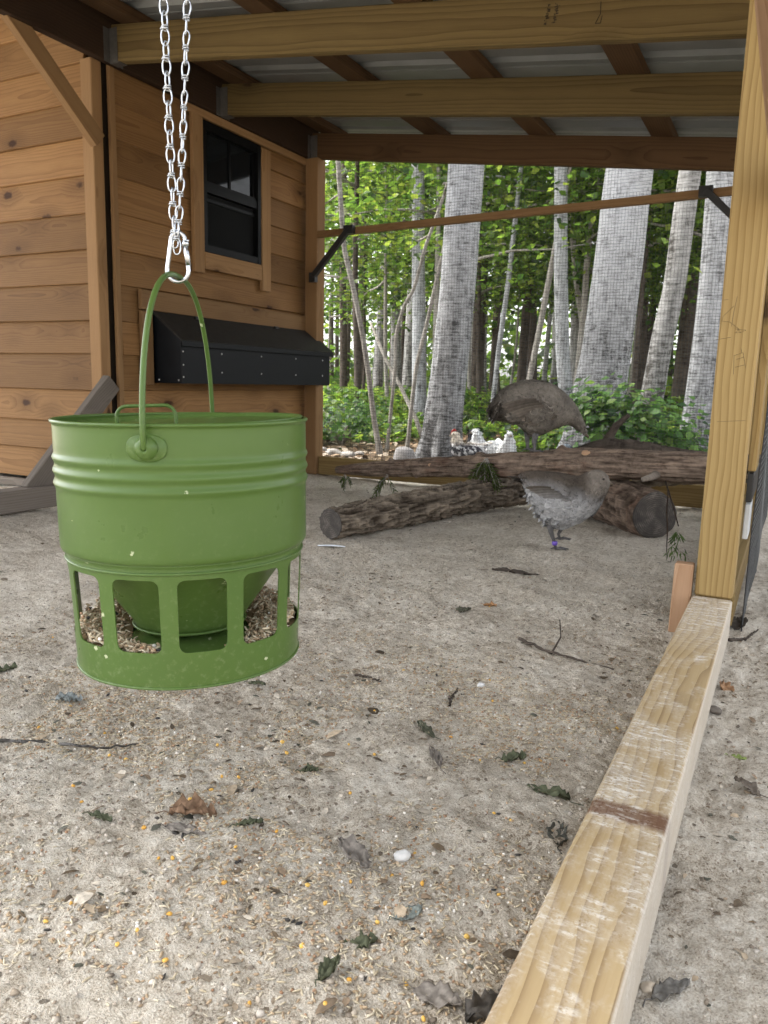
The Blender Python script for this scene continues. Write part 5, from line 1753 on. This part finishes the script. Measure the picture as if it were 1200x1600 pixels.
    for i in range(150):
        x = r2.uniform(-.10, .12); zb = float(np.interp(x, [a[0] for a in st], [a[2] for a in st])); yb = float(np.interp(x, [a[0] for a in st], wd))
        a = r2.uniform(-1, 1)
        R0.append((x, a * yb * .78, zb + .020 + .03 * a * a)); D0.append((-.9, a * .3, -.35 - .45 * r2.random())); S0.append((.2 * r2.normal(), 1, 0))
        L0.append(r2.uniform(.018, .030)); W0.append(r2.uniform(.006, .010)); C0.append(np.array([.335, .335, .34]) * (.75 + .5 * r2.random()))
    o = obj('fluff', long_feathers(R0, D0, S0, L0, W0, C0, .2).mesh('fluff', True), M['feather'], root, Mx); o['kind'] = 'stuff'
    lg = hen_leg(root, [(-.022, -.025, .095), (-.018, -.025, .062), (-.006, -.025, .030), (.004, -.025, .002)], [.016, .009, .0055, .0050], M['shank'], .1, Mx=Mx)
    th = np.linspace(0, 2 * np.pi, 16, endpoint=False)
    obj('leg_band', MB().add(*tube(np.stack([-.002 + .0075 * np.cos(th), -.025 + .0075 * np.sin(th), .022 + 0 * th], -1), .0035, 8, closed=True, flat=(2.2, .8))).mesh('leg_band', True), M['band'], root, Mx)
    hen_leg(root, [(.012, .028, .090), (.026, .028, .066), (.016, .028, .045), (.022, .028, .028)], [.016, .009, .0055, .005], M['shank'], .3, Mx=Mx)
    hx = st[-1]
    obj('beak', MB().add(*tube([(hx[0] - .012, 0, hx[1] - .006), (hx[0] + .004, 0, hx[1] - .010), (hx[0] + .013, 0, hx[1] - .018)], [.008, .0055, .001], 8)).mesh('beak', True), M['beak'], root, Mx)
    obj('comb', MB().add(*tube([(hx[0] - .030, 0, hx[1] + .022), (hx[0] - .012, 0, hx[1] + .016), (hx[0] - .002, 0, hx[1] + .002)], [.002, .005, .003], 6, flat=(1, .6))).mesh('comb', True), M['beak'], root, Mx)
    for s in (-1, 1):
        V2, F2 = lathe([(0, .004), (.003, .003), (.0042, 0), (.003, -.003), (0, -.004)], 8)
        obj('eye', MB().add(V2 + [hx[0] - .026, s * .0225, hx[1] + .006], F2).mesh('eye', True), M['eye'], root, Mx)
hen_small()

def plain_hen(p, yaw, scale, cf, label, seed, comb=False, down=0.0):
    """upright hen: tail, back, breast, neck, head; facing +x"""
    sp = np.array([(-.150, 0, .235), (-.120, 0, .205), (-.07, 0, .165), (-.01, 0, .150), (.05, 0, .155), (.085, 0, .185), (.098, 0, .225), (.104, 0, .262), (.112, 0, .285), (.128, 0, .282), (.140, 0, .276)])
    rr = np.array([.012, .035, .068, .082, .080, .064, .044, .032, .026, .018, .006])
    t = np.linspace(0, len(sp) - 1, 44)
    Q = np.stack([np.interp(t, range(len(sp)), sp[:, i]) for i in range(3)], -1)
    for _ in range(5): Q[1:-1] = (Q[:-2] + 2 * Q[1:-1] + Q[2:]) / 4
    R_ = np.interp(t, range(len(rr)), rr)
    for _ in range(2): R_[1:-1] = (R_[:-2] + 2 * R_[1:-1] + R_[2:]) / 4
    V, F = tube(Q, R_, 22, caps=True, up=(0, 1, 0), flat=(.85, 1))
    V = V * scale; V[:, 2] -= down
    Fq = np.array([f for f in F if len(f) == 4])
    Mx = yawm(p, yaw)
    root = bpy.data.objects.new('hen', None); place(root, Mx)
    tag(root, label, 'hen', 'hens outside behind the wire')
    obj('body', MB().add(V, F, cf(V)).mesh('body', True), M['feather'], root, Mx)
    pv, pf, pc = plumage(V, Fq, cf, 500, .024 * scale, seed, np.array([-1., 0, -.6]), .14)
    o = obj('plumage', fast_mesh('plumage', pv, pf, True, pc), M['feather'], root, Mx); o['kind'] = 'stuff'
    h = sp[8] * scale - [0, 0, down]
    obj('beak', MB().add(*tube([h + np.array([.020, 0, -.004]) * scale, h + np.array([.034, 0, -.008]) * scale, h + np.array([.044, 0, -.014]) * scale], np.array([.010, .007, .001]) * scale, 8)).mesh('beak', True), M['beak'], root, Mx)
    for s in (-1, 1):
        V2, F2 = lathe([(0, .004), (.003, .003), (.0042, 0), (.003, -.003), (0, -.004)], 8)
        obj('eye', MB().add(V2 + h + np.array([.010, s * .021, .004]) * scale, F2).mesh('eye', True), M['eye'], root, Mx)
    if comb:
        obj('comb', MB().add(*tube([h + np.array([-.012, 0, .026]) * scale, h + np.array([.004, 0, .034]) * scale, h + np.array([.020, 0, .018]) * scale, h + np.array([.024, 0, -.012]) * scale], np.array([.003, .010, .010, .008]) * scale, 8, flat=(1, .5))).mesh('comb', True), M['comb'], root, Mx)
    for s in (-1, 1):
        hen_leg(root, np.array([(0, s * .03, .09), (.0, s * .03, .06), (.008, s * .03, .03), (.0, s * .03, .0)]) * scale - [0, 0, 0], np.array([.016, .010, .0055, .005]) * scale, M['shank'], 0, Mx=Mx)
def flatc(c, var=.1):
    c = np.array(c)
    return lambda P: np.tile(c, (len(P), 1)) * (1 + var * fbm(P * 25, 2, 3)[:, None])
def speckle(P):
    s = (vnoise(P * 90, 4) > 0)[:, None]
    body = np.where(s, np.array([[.55, .56, .58]]), np.array([[.05, .05, .06]]))
    hd = np.clip((P[:, 2] - .19) / .03, 0, 1)[:, None]
    return body * (1 - hd) + np.array([[.62, .56, .48]]) * hd
def hp(px, Y):
    q = on_y(px, 690, Y); return (q[0], q[1], gz(q[0], q[1]))
plain_hen(hp(735, 4.62), VIEW + math.pi - .2, .90, speckle, 'speckled black and white hen with a cream head behind the logs', 21, True)
plain_hen(hp(752, 4.90), VIEW + 2.2, .90, flatc((.03, .03, .035), .2), 'black hen behind the white hens, beyond the wire', 22)
plain_hen(hp(768, 4.68), VIEW + math.pi - .5, .99, flatc((.66, .68, .70)), 'white hen facing left beyond the wire', 23)
plain_hen(hp(788, 4.70), VIEW - 1.45, .99, flatc((.66, .68, .70)), 'white hen facing the camera beyond the wire', 24)
plain_hen(hp(862, 4.66), VIEW + .2, .95, flatc((.16, .19, .22), .25), 'blue grey hen crouching behind the log below the grey hen', 25, down=.06)

# ------------------------------------------------------------------ woods
def leafbatch(P, n_dir, L, colr, fold=.25):
    """leaf: 6 verts, 4 tris, folded on the midrib. n_dir = leaf normals"""
    N = len(P)
    n = n_dir / (np.linalg.norm(n_dir, axis=1)[:, None] + 1e-9)
    a = rng.normal(size=(N, 3)); t = a - n * np.sum(a * n, 1)[:, None]; t /= np.linalg.norm(t, axis=1)[:, None] + 1e-9
    s = np.cross(n, t)
    L = L[:, None]
    w = L * .42
    v = np.stack([P - t * L * .5, P - t * L * .05 + s * w + n * w * fold, P + t * L * .28 + s * w * .55 + n * w * fold * .5, P + t * L * .55, P + t * L * .28 - s * w * .55 + n * w * fold * .5, P - t * L * .05 - s * w + n * w * fold], 1)
    f = np.array([(0, 1, 2, 3), (0, 3, 4, 5)])
    Ff = f[None] + (np.arange(N) * 6)[:, None, None]
    return v.reshape(-1, 3), Ff.reshape(-1, 4), np.repeat(colr, 6, 0)

GREEN = np.array([(.065, .120, .026), (.095, .165, .036), (.135, .205, .046), (.030, .062, .018), (.115, .175, .040), (.17, .21, .05)])
def gcol(N, mul=1.0):
    return GREEN[rng.integers(0, len(GREEN), N)] * rng.uniform(.6, 1.35, (N, 1)) * mul

def trunk_mesh(P, r, segs=28, n=70, seed=0, rough=.05, flare=.35):
    P = np.asarray(P, float); r = np.asarray(r, float)
    t = np.linspace(0, len(P) - 1, n)
    Q = np.stack([np.interp(t, range(len(P)), P[:, i]) for i in range(3)], -1)
    for _ in range(4): Q[1:-1] = (Q[:-2] + 2 * Q[1:-1] + Q[2:]) / 4
    R_ = np.interp(t, range(len(r)), r)
    z = Q[:, 2]
    R_ = R_ * (1 + flare * np.exp(-np.clip(z, 0, None) / .22))
    def disp(th, ii, PP, R):
        a = th.ravel(); S = Q[ii.ravel(), 2]
        X = np.stack([np.cos(a) * 3.2, np.sin(a) * 3.2, S * 2.6], -1)
        lowz = np.clip(1.6 - S, 0.25, 1.4)
        d = (.5 - np.abs(vnoise(X * [2.2, 2.2, .9], seed)) * 1.6) * rough * lowz + .06 * fbm(np.stack([np.cos(a), np.sin(a), S * .8], -1), 2, seed + 3)
        root = np.exp(-np.clip(S, 0, None) / .12) * .18 * np.sin(a * 5 + seed)
        return ((d + root) * R.ravel()).reshape(th.shape)
    V, F = tube(Q, R_, segs, disp=disp)
    return V, F, Q, R_

def limbs_and_leaves(base_fn, zlo, zhi, nb, spread, nl, leaf, cmul=1.0, toward=None, droop=.15, layered=.75):
    """branches leave the stem, each carrying a flat spray of leaves; returns limb MB, leaf arrays"""
    mb, LP, LN, LL = [], [], [], []
    for b in range(nb):
        z = zlo + (zhi - zlo) * (b + rng.random()) / nb
        o3 = base_fn(z)
        a = rng.random() * 6.28
        if toward is not None and rng.random() < .5: a = toward + rng.normal() * .7
        L = spread * rng.uniform(.55, 1.1) * (1 - .4 * (z - zlo) / max(.1, zhi - zlo))
        d = np.array([math.cos(a), math.sin(a), rng.uniform(.0, .45)])
        pts = [o3 + d * L * t - np.array([0, 0, droop * L * t * t]) + .03 * L * rng.normal(size=3) * t for t in np.linspace(0, 1, 5)]
        r0 = .008 + .008 * L
        mb.append(tube(pts, r0 * np.array([1, .75, .55, .35, .15]), 5))
        n = nl
        t = rng.random(n) ** .7
        side = rng.normal(size=n) * .30 * L
        perp = np.array([-math.sin(a), math.cos(a), 0])
        Pp = o3 + d * (L * t)[:, None] - np.array([0, 0, 1]) * (droop * L * t * t)[:, None] + perp * side[:, None] + rng.normal(size=(n, 3)) * [.05, .05, .09] * L
        # secondary twigs give clumps
        cl = rng.integers(0, 9, n)
        ctr = rng.normal(size=(9, 3)) * [.22, .22, .10] * L
        Pp = Pp * 1.0 + ctr[cl] * .7
        LP.append(Pp)
        nn = np.array([0, 0, 1.]) + rng.normal(size=(n, 3)) * (1.05 - layered * .75)
        LN.append(nn)
        LL.append(leaf * rng.uniform(.6, 1.25, n))
    return mb, np.concatenate(LP), np.concatenate(LN), np.concatenate(LL)

def tree(name, pix, Y, wpx, mat, label, seed, crown=None, group=None, flare=.35, top=9.0, rough=.05, leanY=0.0, segs=28):
    """pix: (x,y) points from high to low in the photo; the stem stands at distance Y"""
    pts = [on_y(x, y, Y) for x, y in pix][::-1]
    base, nxt = pts[0], pts[1]
    d = (nxt - base) / max(1e-6, nxt[2] - base[2])
    gzz = gz(base[0], base[1])
    foot = base + d * (gzz - .12 - base[2])
    if base[2] > gzz: pts = [foot] + pts
    else: pts[0] = foot
    t_, t2 = pts[-1], pts[-2]
    d = (t_ - t2) / (t_[2] - t2[2])
    endz = top
    pts.append(t_ + d * (endz - t_[2]) * .5); pts.append(t_ + d * .8 * (endz - t_[2]))
    depth = Y * .8748 / 0.9 + .2
    cam_depth = float((np.array(pts[1]) - CAM) @ (RC @ np.array([0, 0, -1.])))
    r = wpx * .5 * cam_depth / 1200.
    n = len(pts)
    rr = [r * (1.0 - .12 * i / max(1, n - 3)) for i in range(n - 2)] + [r * .6, r * .25]
    V, F, Q, R_ = trunk_mesh(pts, rr, segs, 80, seed, rough, flare)
    root = empty(name, (pts[0][0], pts[0][1], gzz), label, 'tree', group)
    obj('trunk', MB().add(V, F).mesh('trunk', True), mat, root)
    if crown:
        fn = lambda z: np.array([np.interp(z, Q[:, 2], Q[:, i]) for i in range(3)])
        mb, lp, ln, ll = limbs_and_leaves(fn, **crown)
        for vf in mb: obj('limb', MB().add(*vf).mesh('limb', True), mat, root)
        v, f, c_ = leafbatch(lp, ln, ll, gcol(len(lp), crown.get('cmul', 1.0)))
        obj('crown', fast_mesh('crown', v, f, False, c_), M['leaf'], root)
    return root

hi = dict(zlo=5.0, zhi=8.2, nb=9, spread=2.2, nl=110, leaf=.10)
tree('poplar_tree', [(728, 258), (716, 450), (703, 570), (694, 640), (686, 716)], 5.55, 59, M['barkpale'], 'big pale tree, its rough base just outside the wire left of the hens', 1, hi, flare=.28, rough=.07, segs=44)
tree('poplar_tree', [(983, 265), (967, 400), (950, 525), (938, 604), (926, 690)], 6.0, 78, M['barkpale'], 'broadest pale leaning trunk, standing behind the green shrub', 2, hi, flare=.35, rough=.07, segs=48)
tree('poplar_tree', [(653, 258), (654, 450), (655, 520), (655, 560), (655, 660)], 8.6, 22, M['barkpale'], 'slim pale trunk just behind and left of the big trunk', 3, hi, rough=.03)
tree('poplar_tree', [(876, 265), (876, 430), (879, 556), (884, 610), (887, 670)], 8.0, 22, M['barkpale'], 'slim pale straight trunk left of the broadest trunk', 4, hi, rough=.03)
tree('poplar_tree', [(1078, 272), (1054, 446), (1035, 525), (1019, 620), (1010, 670)], 7.6, 36, M['barkgrey'], 'darker grey trunk leaning right behind the shrub', 5, hi, rough=.06)
tree('poplar_tree', [(1124, 272), (1116, 400), (1104, 525), (1086, 683)], 6.6, 42, M['barkpale'], 'pale trunk half hidden by the near post', 6, hi, rough=.06, segs=36)
tree('sapling', [(528, 245), (537, 387), (552, 450), (567, 525), (576, 585), (583, 645), (594, 711)], 5.5, 8.5, M['barksap'], 'thin curving sapling at the far left of the mesh opening', 7, dict(zlo=2.0, zhi=4.5, nb=7, spread=1.0, nl=90, leaf=.09), flare=.1, rough=.02, top=5)
tree('sapling', [(675, 357), (663, 390), (648, 450), (630, 480), (618, 525), (618, 570), (612, 630), (606, 690)], 6.0, 5.5, M['barksap'], 'crooked thin sapling left of the big trunk', 8, dict(zlo=1.6, zhi=3.6, nb=6, spread=.9, nl=80, leaf=.08), flare=.1, rough=.02, top=4)
tree('sapling', [(687, 417), (666, 510), (651, 570), (644, 625), (639, 675)], 6.2, 6.5, M['barksap'], 'thin sapling leaning against the left side of the big trunk', 9, None, flare=.1, rough=.02, top=4)
tree('sapling', [(805, 345), (795, 435), (780, 540), (771, 621), (768, 660)], 8.6, 8, M['barkpale'], 'thin whitish leaning sapling above the pecking hen', 10, dict(zlo=2.4, zhi=5, nb=7, spread=1.3, nl=90, leaf=.09), flare=.1, rough=.02, top=5.5)
tree('sapling', [(858, 436), (842, 520), (826, 598), (818, 650)], 8.3, 10, M['barksap'], 'grey leaning sapling just left of the slim straight trunk', 11, None, flare=.1, rough=.02, top=3.4)
# fallen pole leaning across
P = [on_y(579, 504, 6.6), on_y(600, 555, 6.6), on_y(624, 600, 6.5), on_y(650, 655, 6.5), on_y(662, 690, 6.4)]
o = obj('leaning_pole', MB().add(*tube(P, [.012, .016, .019, .021, .022], 10)).mesh('leaning_pole', True), M['barksap'])
tag(o, 'thin dead pole leaning diagonally left of the big trunk', 'branch')

# understorey maples, leaf sprays in flat layers
US = [(-.60, 9.0), (-.52, 10.5), (-.44, 8.6), (-.37, 11.5), (-.30, 9.6), (-.235, 11.0), (-.17, 9.0), (-.11, 10.8), (-.05, 9.4), (-.56, 14.0), (-.47, 15.5), (-.40, 14.2), (-.33, 16.0), (-.26, 14.5), (-.19, 15.6), (-.12, 14.6), (-.05, 16.0), (.03, 12.0), (-.70, 12.5), (-.50, 19.0), (-.36, 20.0), (-.22, 19.0), (-.08, 20.0), (-.62, 18.5), (.02, 17.5)]
for i, (k, Y) in enumerate(US):
    x = k * Y + rng.normal() * .25
    g0 = gz(x, Y)
    hgt = rng.uniform(5.5, 8.0)
    lean = rng.normal(size=2) * .06
    P = [np.array([x + lean[0] * z, Y + lean[1] * z, g0 - .1 + z]) + .03 * rng.normal(size=3) for z in np.linspace(0, hgt, 8)]
    r0 = rng.uniform(.03, .055)
    V, F, Q, R_ = trunk_mesh(P, r0 * np.linspace(1, .2, 8), 12, 30, i + 50, .02, .15)
    root = empty('maple_tree', (x, Y, g0), 'slender understorey maple with flat layers of bright leaves', 'tree', 'understorey maples in the woods')
    obj('trunk', MB().add(V, F).mesh('trunk', True), M['barksap'] if i % 3 else M['barkdark'], root)
    fn = lambda z, Q=Q: np.array([np.interp(z, Q[:, 2], Q[:, q]) for q in range(3)])
    sparse = .28 if k < -.55 else (.9 if k > -.47 else .45)
    mb, lp, ln, ll = limbs_and_leaves(fn, 1.35 + .05 * Y, hgt, 15, 1.9 + .03 * Y, int(520 * sparse), .056 + .0032 * Y)
    for vf in mb: obj('limb', MB().add(*vf).mesh('limb', True), M['barksap'], root)
    v, f, c_ = leafbatch(lp, ln, ll, gcol(len(lp), rng.uniform(.75, 1.25)))
    obj('crown', fast_mesh('crown', v, f, False, c_), M['leaf'], root)

# far trunks: alike, each a tree of its own
def far_proto(seed, r, h, mat):
    rg = np.random.default_rng(seed)
    P = [np.array([.12 * rg.normal() * z / h, .12 * rg.normal() * z / h, z - .2]) for z in np.linspace(0, h, 7)]
    V, F, Q, R_ = trunk_mesh(P, r * np.linspace(1, .35, 7), 10, 24, seed, .05, .25)
    tm = MB().add(V, F).mesh('trunk', True); tm.materials.append(mat)
    n = 420
    lp = np.stack([rg.normal(size=n) * 1.5, rg.normal(size=n) * 1.5, rg.uniform(h * .42, h * 1.02, n)], -1)
    lp[:, :2] += Q[np.clip((lp[:, 2] / h * 23).astype(int), 0, 23), :2]
    v, f, c_ = leafbatch(lp, np.array([0, 0, 1.]) + rg.normal(size=(n, 3)) * .5, rg.uniform(.16, .32, n), gcol(n, 1.0))
    cm = fast_mesh('crown', v, f, False, c_); cm.materials.append(M['leaf'])
    return tm, cm
protos = [far_proto(s, r, h, mt) for s, r, h, mt in ((70, .10, 13, M['barkdark']), (71, .14, 14, M['barkdark']), (72, .08, 11, M['barkgrey']), (73, .17, 15, M['barkgrey']), (74, .11, 12, M['barkdark']))]
n_far = 0
spots = []
for (px, Y) in ((537, 17), (563, 19), (583, 26), (590, 22), (612, 24), (628, 21), (745, 15), (757, 18), (738, 22), (768, 24), (812, 16), (832, 20), (848, 23), (900, 18), (1000, 15), (1008, 20), (1062, 14), (1072, 19), (638, 17), (690, 20), (720, 26)):
    q = on_y(px, 610, Y); spots.append((q[0], Y))
for _ in range(38):
    Y = rng.uniform(18, 46); k = rng.uniform(-.85, .12); spots.append((k * Y, Y))
for i, (x, Y) in enumerate(spots):
    tm, cm = protos[i % 5]
    z = gz(x, Y)
    Mx = Matrix.Translation((x, Y, z)) @ Matrix.Rotation(rng.random() * 6.28, 4, 'Z') @ Matrix.Rotation(rng.normal() * .03, 4, 'X')
    root = bpy.data.objects.new('forest_tree', None); place(root, Mx)
    tag(root, 'thin dark trunk standing deep in the woods', 'tree', 'distant trunks in the woods')
    obj('trunk', tm, None, root, Mx)
    obj('crown', cm, None, root, Mx)

# far leaf mass of the wood beyond
N = 30000
Y = rng.uniform(22, 58, N); k = rng.uniform(-1.0, .25, N)
X = k * Y
zc = .2 + 10 * rng.random(N) ** 1.9
cl = fbm(np.stack([X * .22, Y * .15, zc * .35], -1), 3, 61)
keep = cl > -.02 - .35 * np.clip(k + .55, -.3, .6)
X, Y, zc = X[keep], Y[keep], zc[keep]
v, f, c_ = leafbatch(np.stack([X, Y, zc], -1), np.array([0, 0, 1.]) + rng.normal(size=(len(X), 3)) * .6, rng.uniform(.3, .6, len(X)), gcol(len(X), 1.1))
o = obj('distant_foliage', fast_mesh('distant_foliage', v, f, False, c_), M['leaf'])
tag(o, 'sunlit leaf mass of the far wood behind the trunks', 'foliage', kind='stuff')

# ground cover
N = 52000
Y = 5.0 + rng.gamma(2.0, 3.4, N); k = rng.uniform(-.95, .12, N); X = k * Y
cl = fbm(np.stack([X * .8, Y * .8, 0 * X], -1), 3, 81)
keep = (cl > -.15) & (Y < 26) & ((Y > 5.9) | (cl > .35))
X, Y, cl = X[keep], Y[keep], cl[keep]
hgt = .06 + .34 * np.clip(cl + .3, 0, 1) * np.clip((Y - 4.6) / 3.0, .3, 1.3)
Z = ground_h(X, Y) + hgt * rng.random(len(X)) ** .6
v, f, c_ = leafbatch(np.stack([X, Y, Z], -1), np.array([0, 0, 1.]) + rng.normal(size=(len(X), 3)) * .45, rng.uniform(.035, .085, len(X)) * (1 + .04 * Y), gcol(len(X), 1.1))
o = obj('ground_cover', fast_mesh('ground_cover', v, f, False, c_), M['leaf'])
tag(o, 'bright green low plants covering the forest floor', 'ground cover', kind='stuff')

# forest-floor litter just outside the wire
N = 3500
Y = rng.uniform(4.2, 9, N); X = rng.uniform(-.9, .1, N) * Y
cc = np.array([(.16, .10, .06), (.25, .18, .12), (.10, .07, .045), (.36, .30, .24)])[rng.integers(0, 4, N)]
Vb, Fb, Cb = blades(np.stack([X, Y, ground_h(X, Y) + .01], -1), rng.random(N) * 6.28, rng.uniform(.02, .05, N), rng.uniform(.012, .03, N), cc, .35)
o = obj('leaf_litter', fast_mesh('leaf_litter', Vb, Fb, False, Cb), M['litter'])
tag(o, 'brown leaf litter on the ground outside the back wire', 'leaf litter', kind='stuff')

# shrub behind the log at the right
def shrub(px, py, Y, w, h, N, label, seed, leaf=.085):
    r2 = np.random.default_rng(seed)
    q = on_y(px, py, Y); b = np.array([q[0], Y, gz(q[0], Y)])
    root = empty('shrub', b, label, 'shrub')
    mb = MB(); LP = []; LN = []
    for s in range(16):
        a = r2.random() * 6.28; sp = w * r2.uniform(.2, 1.0)
        tip = b + np.array([math.cos(a) * sp, math.sin(a) * sp * .7, h * r2.uniform(.5, 1.0)])
        mid = (b + tip) / 2 + np.array([0, 0, .12 * h])
        mb.add(*tube([b, mid, tip], [.008, .005, .002], 5))
        n = N // 16
        c = tip + r2.normal(size=(n, 3)) * np.array([.10, .10, .075])
        LP.append(c); LN.append((c - (b + [0, 0, h * .3])) * .8 + np.array([0, -.25, .5]) + r2.normal(size=(n, 3)) * .22)
    obj('stems', mb.mesh('stems', True), M['barksap'], root)
    lp, ln = np.concatenate(LP), np.concatenate(LN)
    v, f, c_ = leafbatch(lp, ln, leaf * r2.uniform(.7, 1.3, len(lp)), gcol(len(lp), 1.05) * [.8, 1.0, 1.2])
    obj('foliage', fast_mesh('foliage', v, f, False, c_), M['leaf'], root)
shrub(985, 660, 5.15, .33, .50, 1100, 'leafy green shrub behind the long log, in front of the broad trunk', 31, .055)
shrub(1050, 680, 5.5, .26, .36, 420, 'lower yellow green shrub beside the near post, beyond the wire', 32, .05)
shrub(535, 690, 6.1, .50, .38, 600, 'low leafy shrub by the far left post, beyond the wire', 33, .05)
shrub(860, 690, 6.8, .45, .30, 300, 'low shrub glimpsed under the pecking hen', 34, .07)

# stones and a pale stump outside the wire at the left
for px, py, s, lab in ((522, 704, .055, 'pale stone nearest the far left post, beyond the wire'), (543, 706, .045, 'second pale stone along from the far left post'), (500, 700, .05, 'pale stone partly hidden by the far left post'), (562, 703, .03, 'smallest pale stone in the row beyond the wire')):
    q = on_z(px, py + 5, 0.0)
    bmx = bmesh.new(); bmesh.ops.create_icosphere(bmx, subdivisions=3, radius=1)
    T = np.array([v.co[:] for v in bmx.verts]); Fc = [[v.index for v in f_.verts] for f_ in bmx.faces]; bmx.free()
    T = T * (1 + .3 * fbm(T * 1.3 + px, 3, 5)[:, None]) * np.array([1.4, .9, .7]) * s
    o = obj('stone', MB().add(T, Fc, (.34, .32, .30)).mesh('stone', True), M['stone'], None, Matrix.Translation((q[0], q[1], gz(q[0], q[1]) + s * .3)))
    tag(o, lab, 'stone', 'stones outside the wire')
q = on_y(632, 722, 4.75)
V, F = lathe([(0, .16), (.04, .158), (.062, .145), (.075, .10), (.085, .04), (.105, -.05)], 28)
V = V * (1 + .06 * vnoise(V * [22, 22, 6], 4))[:, None]
o = obj('stump', MB().add(V, F, (.30, .29, .29)).mesh('stump', True), M['stone'], None, Matrix.Translation((q[0], q[1], gz(q[0], q[1]))))
tag(o, 'small pale grey stump just outside the wire left of the big trunk', 'stump')
